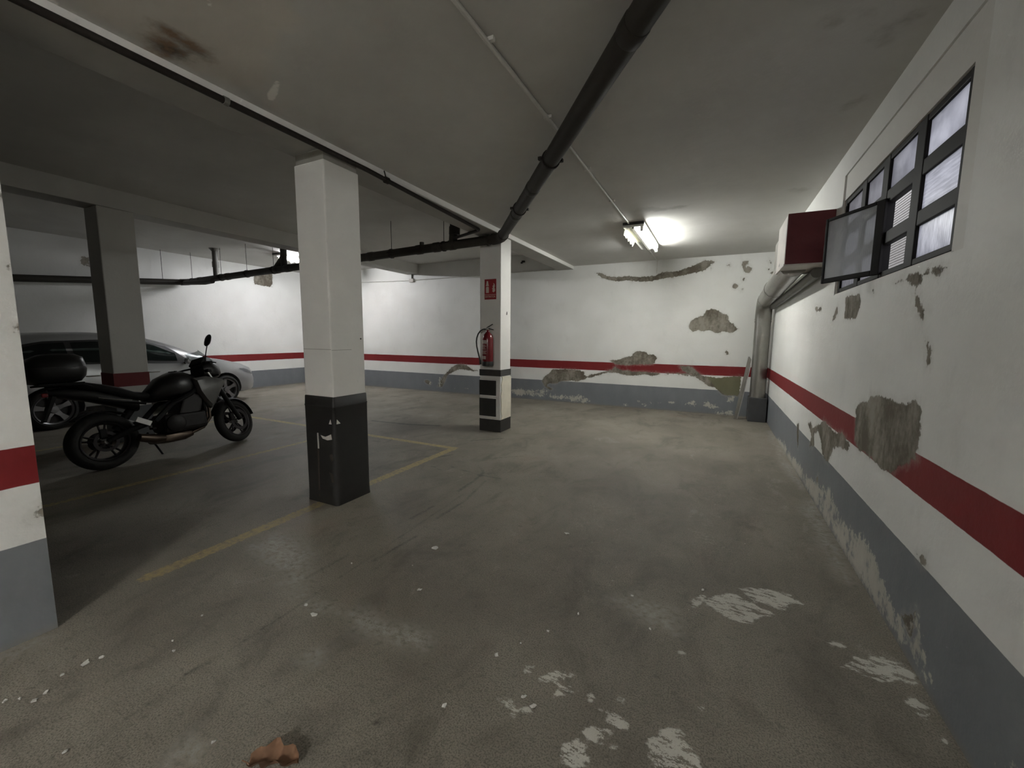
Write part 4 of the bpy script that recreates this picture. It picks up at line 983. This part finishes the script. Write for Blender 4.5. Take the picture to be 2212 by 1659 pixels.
# ------------------------------------------------------------------ motorcycle
bk = tag(empty('motorcycle', (-5.97, 1.94, 0.0), (0, math.radians(-8), 0)), 'black motorcycle with a top case parked left of the front column', 'motorcycle')
def bpart(mb, name, mat, par=bk, **k):
    return mb.build(name, mat, par, **k)
def tyre(r, w, h, n=40):
    """tyre outline around the X axis"""
    out = []
    k = 14
    for i in range(k):
        a = 2 * math.pi * i / k
        out.append((r - h / 2 + (h / 2) * math.cos(a), (w / 2) * math.sin(a) * (1.0 if math.cos(a) < 0.2 else 0.92)))
    return out
def wheel(name, r, w, h, at, par, disc_r, spokes=5, drive=False):
    t = MB().lathe(tyre(r, w, h), 44, 'X', at, closed=True)
    wo = bpart(t, name, 'tyre', par, smooth=True, auto=60)
    rr = r - h + 0.012
    prof = [(rr, -w * .40), (rr - .012, -w * .36), (rr - .022, -w * .2), (rr - .022, w * .2), (rr - .012, w * .36), (rr, w * .40), (rr + .004, w * .38), (rr - .006, w * .2), (rr - .006, -w * .2), (rr + .004, -w * .38)]
    bpart(MB().lathe(prof, 40, 'X', at, closed=True), 'rim', 'bike_rim', wo, smooth=True)
    for s in range(spokes):
        a = 2 * math.pi * s / spokes + 0.3
        for d in (-0.16, 0.16):
            p0 = (at[0], at[1] + 0.03 * math.cos(a), at[2] + 0.03 * math.sin(a))
            p1 = (at[0], at[1] + (rr - .015) * math.cos(a + d), at[2] + (rr - .015) * math.sin(a + d))
            bpart(MB().tube([p0, p1], [0.014, 0.010], 8), 'spoke', 'bike_rim', wo, smooth=True)
    bpart(MB().lathe([(0, -w * .55), (.022, -w * .55), (.032, -w * .3), (.032, w * .3), (.022, w * .55), (0, w * .55)], 20, 'X', at), 'hub', 'steel', wo, smooth=True)
    for sx in ((0.085, -0.085) if disc_r > .13 else (0.085,)):
        m = MB().lathe([(disc_r, sx - .0025), (disc_r, sx + .0025), (disc_r * .72, sx + .0025), (disc_r * .72, sx - .0025)], 36, 'X', at, closed=True)
        bpart(m, 'brake_disc', 'bike_rim', wo, smooth=True)
        bpart(MB().box((sx - .02, -0.03, -0.05), (sx + .02, 0.03, 0.05), None, (at[0], at[1] - 0.02, at[2] + disc_r * .85) if disc_r < .13 else (at[0], at[1] - disc_r * .8, at[2] + disc_r * .35)), 'brake_caliper', 'bike_matt', wo, bevel=0.008)
    if drive:
        bpart(MB().lathe([(.105, -.095), (.105, -.088), (.06, -.088), (.06, -.095)], 36, 'X', at, closed=True), 'sprocket', 'bike_engine', wo)
    return wo
wheel('rear_wheel', 0.312, 0.175, 0.115, (0, 0, 0.312), bk, 0.11, 5, True)
# steering assembly turned to the left about the steering head
st_piv = Vector((0, 1.03, 0.95)); st_ax = Vector((0, -0.42, 0.91)).normalized()
STEER = Matrix.Translation(st_piv) @ Matrix.Rotation(math.radians(22), 4, st_ax) @ Matrix.Translation(-st_piv)
def steer(o):
    o.data.transform(STEER)
    for ch in o.children:
        ch.data.transform(STEER)
    return o
FC = (0, 1.385, 0.300)
steer(wheel('front_wheel', 0.300, 0.12, 0.095, FC, bk, 0.148, 5))
for sx in (-0.10, 0.10):
    steer(bpart(MB().tube([(sx, 1.385, 0.30), (sx, 1.18, 0.74)], 0.029, 14), 'fork_slider', 'bike_matt', smooth=True))
    steer(bpart(MB().tube([(sx, 1.22, 0.655), (sx, 1.045, 1.02)], 0.021, 14), 'fork_tube', 'steel', smooth=True))
m = MB(); rs = []
for i in range(13):
    a = math.radians(10 + 150 * i / 12)
    yy, zz = FC[1] + 0.318 * math.cos(a), FC[2] + 0.318 * math.sin(a)
    nx = [(-.075, -.02), (-.06, .0), (-.03, .012), (.03, .012), (.06, .0), (.075, -.02), (.05, -.01), (-.05, -.01)]
    rs.append([(x, yy + d * math.cos(a), zz + d * math.sin(a)) for x, d in nx])
steer(bpart(m.rings(rs), 'front_fender', 'bike_matt', smooth=True, auto=60))
for z, w in ((0.80, .16), (1.0, .15)):
    yy = 1.385 - (z - .30) * 0.466
    steer(bpart(MB().box((-w, -.035, -.02), (w, .035, .02), None, (0, yy, z)), 'fork_yoke', 'bike_matt', bevel=0.01))
bar = [(-0.40, 0.83, 1.035), (-0.30, 0.88, 1.055), (-0.14, 0.985, 1.075), (0, 1.0, 1.065), (0.14, 0.985, 1.075), (0.30, 0.88, 1.055), (0.40, 0.83, 1.035)]
steer(bpart(MB().tube(bar, 0.012, 10), 'handlebar', 'bike_matt', smooth=True))
for sg in (-1, 1):
    steer(bpart(MB().box((-.025, -.02, -.02), (.025, .02, .02), None, (sg * .23, .925, 1.07)), 'switch_box', 'bike_matt', bevel=0.006))
    steer(bpart(MB().tube([(sg * .285, .888, 1.057), (sg * .41, .825, 1.033)], 0.018, 12), 'grip', 'tyre', smooth=True))
    steer(bpart(MB().tube([(sg * .25, .94, 1.065), (sg * .30, .945, 1.058), (sg * .41, .895, 1.03)], 0.007, 8), 'lever', 'bike_matt', smooth=True))
    if sg < 0: continue
    steer(bpart(MB().tube([(sg * .24, .92, 1.07), (sg * .27, .93, 1.18), (sg * .30, .96, 1.30)], 0.006, 8), 'mirror_stem', 'bike_matt', smooth=True))
    mm = MB(); rs = []
    for i, (tt, k) in enumerate(((0, .4), (.15, .85), (.4, 1.0), (.7, .95), (.9, .7), (1, .3))):
        c = Vector((sg * (.295 + .02 * tt), .955 + 0.055 * tt, 1.285 + .15 * tt))
        rs.append([tuple(c + Vector((.050 * k * math.cos(a), .022 * k * math.sin(a), 0))) for a in [2 * math.pi * q / 12 for q in range(12)]])
    steer(bpart(mm.rings(rs), 'mirror', 'bike_black', smooth=True))
# headlight cowl, dash, small screen
m = MB()
def sring(y, w, z0, z1, n=16, p=0.7):
    zc, hh = (z0 + z1) / 2, (z1 - z0) / 2
    return [(w * math.copysign(abs(math.cos(a)) ** p, math.cos(a)), y, zc + hh * math.copysign(abs(math.sin(a)) ** p, math.sin(a))) for a in [2 * math.pi * q / n for q in range(n)]]
m.rings([sring(1.02, .10, .93, 1.12), sring(1.10, .14, .90, 1.16), sring(1.20, .13, .90, 1.15), sring(1.28, .10, .93, 1.10), sring(1.33, .05, .97, 1.05)])
steer(bpart(m, 'headlight_cowl', 'bike_black', smooth=True, auto=50))
steer(bpart(MB().rings([sring(1.292, .075, .955, 1.07), sring(1.325, .06, .965, 1.055), sring(1.345, .03, .985, 1.035)]), 'headlight', 'head_lens', smooth=True))
steer(bpart(MB().box((-.10, -.02, -.06), (.10, .02, .06), Matrix.Rotation(math.radians(-40), 3, 'X'), (0, 1.06, 1.15)), 'dash', 'bike_matt', bevel=0.012))
m = MB(); rs = []
for i in range(6):
    t = i / 5
    y, z, w = 1.24 - .17 * t, 1.12 + .17 * t, .15 - .05 * t
    rs.append([(w * math.sin(a), y + .05 * (math.cos(a) - 1) * 1.6, z) for a in [math.radians(-80 + 160 * q / 10) for q in range(11)]])
th = []
for r_ in rs:
    th.append(r_ + [(x, y - .003, z) for x, y, z in reversed(r_)])
steer(bpart(m.rings(th), 'windscreen', 'clear_glass', smooth=True, auto=60))
for sg in (-1, 1):
    steer(bpart(MB().tube([(sg * .10, 1.12, .93), (sg * .19, 1.13, .925)], 0.010, 8), 'indicator_stem', 'bike_matt', smooth=True))
    steer(bpart(MB().rings([sring(1.105, .03, .905, .945, 12), sring(1.135, .036, .90, .95, 12), sring(1.15, .02, .91, .94, 12)]), 'indicator', 'amber', smooth=True)) if False else None
# tank, shrouds, seat, tail
m = MB()
m.rings([sring(.40, .07, .70, .80), sring(.46, .12, .68, .86), sring(.56, .17, .68, .97), sring(.68, .195, .68, 1.03), sring(.80, .19, .68, 1.035), sring(.90, .15, .70, .99), sring(.98, .09, .74, .93)])
tank = bpart(m, 'fuel_tank', 'bike_black', smooth=True, auto=60)
bpart(MB().lathe([(0, 0), (.045, 0), (.042, .012), (0, .012)], 18, 'Z', (0, .74, 1.028)), 'filler_cap', 'bike_matt', tank, smooth=True)
for sg in (-1, 1):
    m = MB(); rs = []
    out = [(.86, .93), (1.02, .95), (1.22, .90), (1.28, .86), (1.20, .76), (1.10, .58), (1.04, .52), (.98, .60), (.90, .76)]
    cx, cz = 1.03, .77
    for k, x in ((1.0, .13), (0.97, .185), (.78, .215)):
        rs.append([(sg * (x - .045 * max(0, y - .95) / .3), cx + (y - cx) * k, cz + (z - cz) * k) for y, z in out])
    bpart(m.rings(rs), 'radiator_shroud', 'bike_grey', smooth=True, auto=40)
m = MB()
m.rings([sring(-.22, .06, .94, .985), sring(-.12, .11, .90, .99), sring(.05, .13, .84, .945), sring(.18, .14, .77, .90), sring(.30, .145, .73, .835), sring(.42, .11, .72, .81), sring(.48, .07, .73, .79)])
bpart(m, 'seat', 'bike_matt', smooth=True, auto=60)
m = MB()
m.rings([sring(-.36, .04, .86, .93), sring(-.25, .09, .82, .94), sring(-.05, .115, .76, .90), sring(.15, .12, .68, .82), sring(.32, .12, .60, .76)])
bpart(m, 'tail_cowl', 'bike_black', smooth=True, auto=60)
bpart(MB().tube([(.118, -.02, .80), (.125, .12, .76), (.122, .26, .735)], .006, 8), 'tail_trim', 'steel', smooth=True)
bpart(MB().box((-.04, -.025, -.02), (.04, .025, .02), None, (0, -.385, .875)), 'tail_light', 'red_gloss', bevel=.008)
m = MB(); m.rings([[(-.06, -.34, .86), (.06, -.34, .86), (.06, -.31, .85), (-.06, -.31, .85)], [(-.05, -.43, .60), (.05, -.43, .60), (.05, -.41, .60), (-.05, -.41, .60)]])
bpart(m, 'plate_hanger', 'bike_matt')
for sg in (-1, 1):
    bpart(MB().tube([(sg * .09, .02, .90), (sg * .13, -.12, .955), (sg * .11, -.34, .965)], .012, 8), 'grab_rail', 'bike_matt', smooth=True)
bpart(MB().box((-.12, -.44, .965), (.12, -.10, .985)), 'case_rack', 'bike_matt', bevel=.006)
m = MB()
def cring(z, k, dy=0):
    n = 20; out = []
    for q in range(n):
        a = 2 * math.pi * q / n
        out.append((.205 * k * math.copysign(abs(math.cos(a)) ** .6, math.cos(a)), -.29 + dy + .235 * k * math.copysign(abs(math.sin(a)) ** .6, math.sin(a)), z))
    return out
case = bpart(m.rings([cring(.988, .55), cring(1.0, .78), cring(1.05, .94), cring(1.12, 1.0), cring(1.135, 1.0)]), 'top_case', 'bike_black', smooth=True, auto=50)
bpart(MB().rings([cring(1.142, 1.0), cring(1.19, .97), cring(1.25, .84, .02), cring(1.285, .58, .03), cring(1.295, .2, .03)]), 'case_lid', 'bike_black', case, smooth=True, auto=50)
bpart(MB().rings([cring(1.134, .985), cring(1.143, .985)]), 'case_seam', 'bike_rim', case)
bpart(MB().box((-.03, -.075, 1.10), (.03, -.05, 1.15)), 'case_latch', 'steel', case, bevel=.006)
# engine, frame, swingarm, exhaust
bpart(MB().box((-.17, .50, .29), (.17, .98, .52)), 'crankcase', 'bike_engine', bevel=.05, seg=3)
bpart(MB().box((-.15, -.12, -.16), (.15, .12, .16), Matrix.Rotation(math.radians(-20), 3, 'X'), (0, .83, .60)), 'cylinder_block', 'bike_engine', bevel=.03, seg=3)
for sg in (-1, 1):
    bpart(MB().lathe([(0, 0), (.105, 0), (.10, .03), (.07, .045), (0, .045)] if sg > 0 else [(0, 0), (.09, 0), (.085, -.03), (.05, -.04), (0, -.04)], 26, 'X', (sg * .168, .62, .40)), 'engine_cover', 'bike_engine', smooth=True)
    bpart(MB().tube([(sg * .07, 1.02, .88), (sg * .18, .82, .74), (sg * .19, .60, .64), (sg * .17, .42, .46)], .03, 10), 'frame_spar', 'bike_matt', smooth=True)
    bpart(MB().tube([(sg * .14, .40, .46), (sg * .135, .2, .40), (sg * .115, 0, .315)], [.035, .032, .026], 12), 'swingarm', 'bike_matt', smooth=True)
    bpart(MB().tube([(sg * .12, .38, .68), (sg * .11, .1, .74), (sg * .06, -.2, .86)], .014, 8), 'subframe', 'bike_matt', smooth=True)
    bpart(MB().box((-.045, -.018, -.012), (.045, .018, .012), None, (sg * .24, .36, .38)), 'foot_peg', 'tyre', bevel=.005)
    bpart(MB().tube([(sg * .17, .36, .40), (sg * .21, .36, .385)], .012, 8), 'peg_bracket', 'steel', smooth=True)
    bpart(MB().box((-.006, -.075, -.03), (.006, .075, .03), Matrix.Rotation(math.radians(-30), 3, 'X'), (sg * .18, .31, .475)), 'heel_guard', 'steel', bevel=.004)
bpart(MB().box((-.15, .955, .48), (.15, .99, .84)), 'radiator', 'bike_matt', bevel=.01)
for x in (-.07, 0, .07):
    bpart(MB().tube([(x, .93, .64), (x, 1.05, .55), (x, 1.045, .40), (x * .8, .96, .29), (x * .5 + .02, .82, .245)], .021, 12), 'exhaust_header', 'exhaust', smooth=True)
m = MB(); m.rings([sring(.84, .06, .20, .29), sring(.74, .11, .17, .30), sring(.55, .13, .165, .30), sring(.42, .11, .18, .30)])
bpart(m, 'exhaust_collector', 'exhaust', smooth=True)
m = MB(); m.tube([(.10, .50, .24), (.15, .38, .26), (.165, .25, .30)], [.045, .055, .045], 16)
bpart(m, 'silencer', 'exhaust', smooth=True)
bpart(MB().tube([(0, .12, .42), (0, .30, .66)], [.045, .04], 14), 'shock_absorber', 'bike_matt', smooth=True)
m = MB(); rs = []
for i in range(9):
    a = math.radians(55 + 75 * i / 8)
    yy, zz = .335 * math.cos(a), .312 + .335 * math.sin(a)
    rs.append([(-.085, yy, zz), (.085, yy, zz), (.085, yy, zz + .012), (-.085, yy, zz + .012)])
bpart(m.rings(rs), 'rear_hugger', 'bike_matt', smooth=True, auto=40)
bpart(MB().tube([(-.15, .45, .32), (-.20, .53, .16), (-.165, .60, -.035)], .011, 8), 'side_stand', 'bike_matt', smooth=True)
bpart(MB().box((-.20, .57, -.045), (-.13, .64, -.032)), 'stand_foot', 'bike_matt')

# ------------------------------------------------------------------ car
cr = tag(empty('car', (-9.92, 1.60, 0.0), (0, 0, math.radians(6.5))), 'silver hatchback car parked beyond the motorcycle at the left wall', 'car')
def lerp(tab, y):
    if y <= tab[0][0]: return tab[0][1]
    for (a, b), (c, d) in zip(tab[:-1], tab[1:]):
        if y <= c:
            t = (y - a) / (c - a); t = t * t * (3 - 2 * t) * 0.5 + t * 0.5
            return b + (d - b) * t
    return tab[-1][1]
TOP = [(0, .62), (.04, .95), (.18, 1.25), (.40, 1.44), (.9, 1.50), (1.5, 1.515), (2.0, 1.48), (2.45, 1.36), (2.85, 1.17), (3.15, 1.02), (3.5, .955), (3.85, .87), (4.1, .76), (4.25, .64), (4.33, .48)]
HW = [(0, .66), (.08, .78), (.3, .84), (.8, .87), (3.3, .87), (3.75, .83), (4.05, .77), (4.22, .68), (4.33, .50)]
BELT = [(0, .60), (.05, .93), (.6, .98), (1.6, .95), (2.8, .90), (3.1, .885), (3.5, .84), (3.9, .74), (4.1, .66), (4.33, .42)]
BOT = [(0, .36), (.2, .26), (.6, .20), (3.8, .20), (4.1, .21), (4.33, .30)]
def section(y, n=9):
    top, hw, belt, bot = lerp(TOP, y), lerp(HW, y), lerp(BELT, y), lerp(BOT, y)
    belt = min(belt, top - .015)
    cab = max(0.0, top - belt)
    half = [(0, bot), (hw * .80, bot), (hw * .95, bot + .04), (hw * .985, bot + .13), (hw, bot + (belt - bot) * .55), (hw * .985, bot + (belt - bot) * .82), (hw * .955, belt)]
    lean = min(1.0, cab / .45)
    rw = hw * (.955 - .25 * lean)
    half += [(hw * .955 + (rw - hw * .955) * .45, belt + cab * .50), (rw + .015, belt + cab * .85), (rw - .05, belt + cab * .955), (rw * .6, top), (0, top + .008)]
    return half
ys = [0, .03, .08, .15, .25, .40, .6, .85, 1.15, 1.5, 1.8, 2.1, 2.4, 2.6, 2.8, 2.95, 3.1, 3.3, 3.5, 3.7, 3.85, 4.0, 4.1, 4.2, 4.27, 4.33]
rs = []
for y in ys:
    h = section(y)
    rs.append([(x, y, z) for x, z in h] + [(-x, y, z) for x, z in reversed(h[1:-1])])
body_o = MB().rings(rs).build('body', 'car', cr, smooth=True, auto=70)
def cut(o, cutters):
    for c in cutters:
        md = o.modifiers.new('cut', 'BOOLEAN'); md.operation = 'DIFFERENCE'; md.object = c; md.solver = 'EXACT'
    dg = bpy.context.evaluated_depsgraph_get()
    me = bpy.data.meshes.new_from_object(o.evaluated_get(dg))
    o.modifiers.clear()
    o.data = me
    for c in cutters:
        bpy.data.objects.remove(c)
RWY, FWY, WR = .74, 3.44, .315
cs = []
for y in (RWY, FWY):
    for sg in (-1, 1):
        c = MB().lathe([(0, sg * .60), (.365, sg * .60), (.365, sg * 1.0), (0, sg * 1.0)], 36, 'X', (0, y, WR)).build('cutter', 'car')
        c.parent = cr
        cs.append(c)
bpy.context.view_layer.update()
cut(body_o, cs)
body_o.data.shade_smooth(); body_o.data.set_sharp_from_angle(angle=math.radians(40))
def side_x(y, z):
    h = section(y)[1:]
    for (a, b), (c, d) in zip(h[:-1], h[1:]):
        if b <= z <= d + 1e-6 and d > b:
            return a + (c - a) * (z - b) / (d - b)
    return h[-2][0]
def side_panel(outline_top, outline_bot, name, mat, off=.006, n=14, sides=(1,)):
    """panel lying on the car's flank between a lower and an upper edge"""
    for sg in sides:
        y0, y1 = outline_bot[0][0], outline_bot[-1][0]
        m = MB(); vs = []; k = 4
        for i in range(n + 1):
            y = y0 + (y1 - y0) * i / n
            zb, zt = lerp(outline_bot, y), lerp(outline_top, y)
            for j in range(k + 1):
                z = zb + (zt - zb) * j / k
                vs.append((sg * (side_x(y, z) + off), y, z))
        n0 = len(vs)
        vs += [(x - sg * .02, y, z) for x, y, z in vs]
        fs = []
        for i in range(n):
            for j in range(k):
                q = i * (k + 1) + j
                fs += [(q, q + 1, q + k + 2, q + k + 1), (n0 + q, n0 + q + k + 1, n0 + q + k + 2, n0 + q + 1)]
        for i in range(n):
            for j in (0, k):
                q = i * (k + 1) + j
                fs.append((q, q + k + 1, n0 + q + k + 1, n0 + q))
        for i in (0, n):
            for j in range(k):
                q = i * (k + 1) + j
                fs.append((q, q + 1, n0 + q + 1, n0 + q))
        m.add(vs, fs)
        m.build(name, mat, cr, smooth=True, auto=50)
B = lambda y: lerp(BELT, y)
side_panel([(.42, 1.30), (.8, 1.375), (1.6, 1.40), (2.1, 1.365), (2.45, 1.26), (2.74, 1.02), (2.80, .955)], [(.42, 1.02), (1.5, .985), (2.80, .925)], 'window_surround', 'black', .003, 20, (1, -1))
for a, b, nm in ((.50, 1.00, 'quarter_window'), (1.08, 1.72, 'rear_window'), (1.82, 2.55, 'front_window')):
    tops = [(y, min(lerp([(.42, 1.26), (.8, 1.345), (1.6, 1.37), (2.1, 1.33), (2.45, 1.21), (2.6, 1.10)], y), 2)) for y in (a, (a + b) / 2, b)]
    side_panel(tops, [(a, 1.035), (b, .985)], nm, 'car_glass', .010, 10, (1, -1))
# windscreen
m = MB(); rs = []
for y in (2.18, 2.4, 2.62, 2.85, 3.02):
    top = lerp(TOP, y); w = section(y)[-3][0] - .03
    rs.append([(w * q / 5, y, top + .014 - .045 * (abs(q) / 5) ** 3) for q in range(-5, 6)])
vs = [p for r_ in rs for p in r_]; n0 = len(vs); vs += [(x, y, z - .012) for x, y, z in vs]; fs = []
for i in range(4):
    for j in range(10):
        q = i * 11 + j
        fs += [(q, q + 1, q + 12, q + 11), (n0 + q, n0 + q + 11, n0 + q + 12, n0 + q + 1)]
m.add(vs, fs); m.build('windscreen', 'car_glass', cr, smooth=True)
for sg in (1, -1):
    m = MB(); rs = []
    for t, k in ((0, .6), (.3, 1), (.7, 1), (1, .55)):
        c = Vector((sg * (.885 + .14 * t), 2.66 - .03 * t, .985))
        rs.append([tuple(c + Vector((0, .055 * k * math.cos(a), .065 * k * math.sin(a)))) for a in [2 * math.pi * q / 12 for q in range(12)]])
    m.rings(rs).build('door_mirror', 'car', cr, smooth=True, auto=60)
    MB().tube([(sg * .80, 2.68, .93), (sg * .90, 2.665, .96)], .025, 8).build('mirror_arm', 'black', cr, smooth=True)
    for y in (1.25, 2.12):
        x = side_x(y, .80)
        MB().tube([(sg * (x - .004), y - .09, .80), (sg * (x + .022), y - .07, .80), (sg * (x + .022), y + .07, .80), (sg * (x - .004), y + .09, .80)], .011, 8).build('door_handle', 'chrome', cr, smooth=True)
for sg in (1, -1):
    m = MB(); rs = []
    for y, zb, zt in ((3.80, .735, .755), (3.90, .67, .745), (4.0, .63, .715), (4.10, .60, .67), (4.16, .60, .635)):
        xs = section(y)
        pts = []
        for q in range(5):
            z = zb + (zt - zb) * q / 4
            pts.append((sg * (side_x(y, min(z, lerp(BELT, y) - .01)) + .008 - .05 * max(0, z - lerp(BELT, y)) / .05), y + .004, z))
        rs.append(pts + [(x - sg * .04, y, z) for x, y, z in reversed(pts)])
    m.rings(rs).build('headlight', 'head_lens', cr, smooth=True, auto=50)
def car_wheel(y, sg):
    at = (sg * .765, y, WR)
    w = MB().lathe(tyre(WR, .20, .10), 40, 'X', at, closed=True).build('wheel', 'tyre', cr, smooth=True, auto=60)
    ro = WR - .085; x1 = sg * .085
    MB().lathe([(ro, -.09), (ro - .012, -.07), (ro - .02, .07), (ro, .09), (ro + .008, .08), (ro + .008, -.08)], 36, 'X', at, closed=True).build('rim', 'alloy', w, smooth=True)
    MB().lathe([(0, -.03), (ro - .01, -.03), (ro - .01, .0), (0, .0)], 30, 'X', at).build('wheel_back', 'black', w)
    for s in range(5):
        a = 2 * math.pi * s / 5 + .4
        m = MB()
        ca, sa = math.cos(a), math.sin(a)
        pts = []
        for r_, ww in ((.03, .045), (.12, .028), (ro - .008, .045)):
            pts.append([(at[0] + x1 - sg * .02 * (1 if r_ < .1 else 0.6) + dx, y + r_ * ca - ww * k * sa, WR + r_ * sa + ww * k * ca) for k, dx in ((-1, 0), (1, 0), (1, -sg * .03), (-1, -sg * .03))])
        m.rings(pts).build('spoke', 'alloy', w, bevel=.004)
    MB().lathe([(0, -.02), (.06, -.02), (.05, .012), (0, .015)] if sg > 0 else [(0, .02), (.06, .02), (.05, -.012), (0, -.015)], 20, 'X', (at[0] + x1, y, WR)).build('hub_cap', 'alloy', w, smooth=True)
for y in (RWY, FWY):
    for sg in (1, -1):
        car_wheel(y, sg)
        MB().lathe([(.0, sg * .55), (.36, sg * .55), (.36, sg * .61), (0, sg * .61)], 28, 'X', (0, y, WR)).build('wheel_well', 'black', cr)
side_panel([(1.12, .30), (3.06, .30)], [(1.12, .225), (3.06, .225)], 'sill_trim', 'black', .006, 10, (1, -1))
m = MB(); rs = []
MB().box((-.30, 4.315, .30), (.30, 4.345, .40)).build('grille', 'black', cr, bevel=.01)
# seats seen through the glass
for sx in (-.38, .38):
    for y in (1.05, 1.95):
        MB().box((-.22, -.07, 0), (.22, .07, .55), Matrix.Rotation(math.radians(12), 3, 'X'), (sx, y, .62)).build('seat_back', 'bike_matt', cr, bevel=.05, seg=3)
        MB().box((-.12, -.05, 0), (.12, .05, .17), Matrix.Rotation(math.radians(12), 3, 'X'), (sx, y - .12, 1.18)).build('headrest', 'bike_matt', cr, bevel=.04, seg=3)
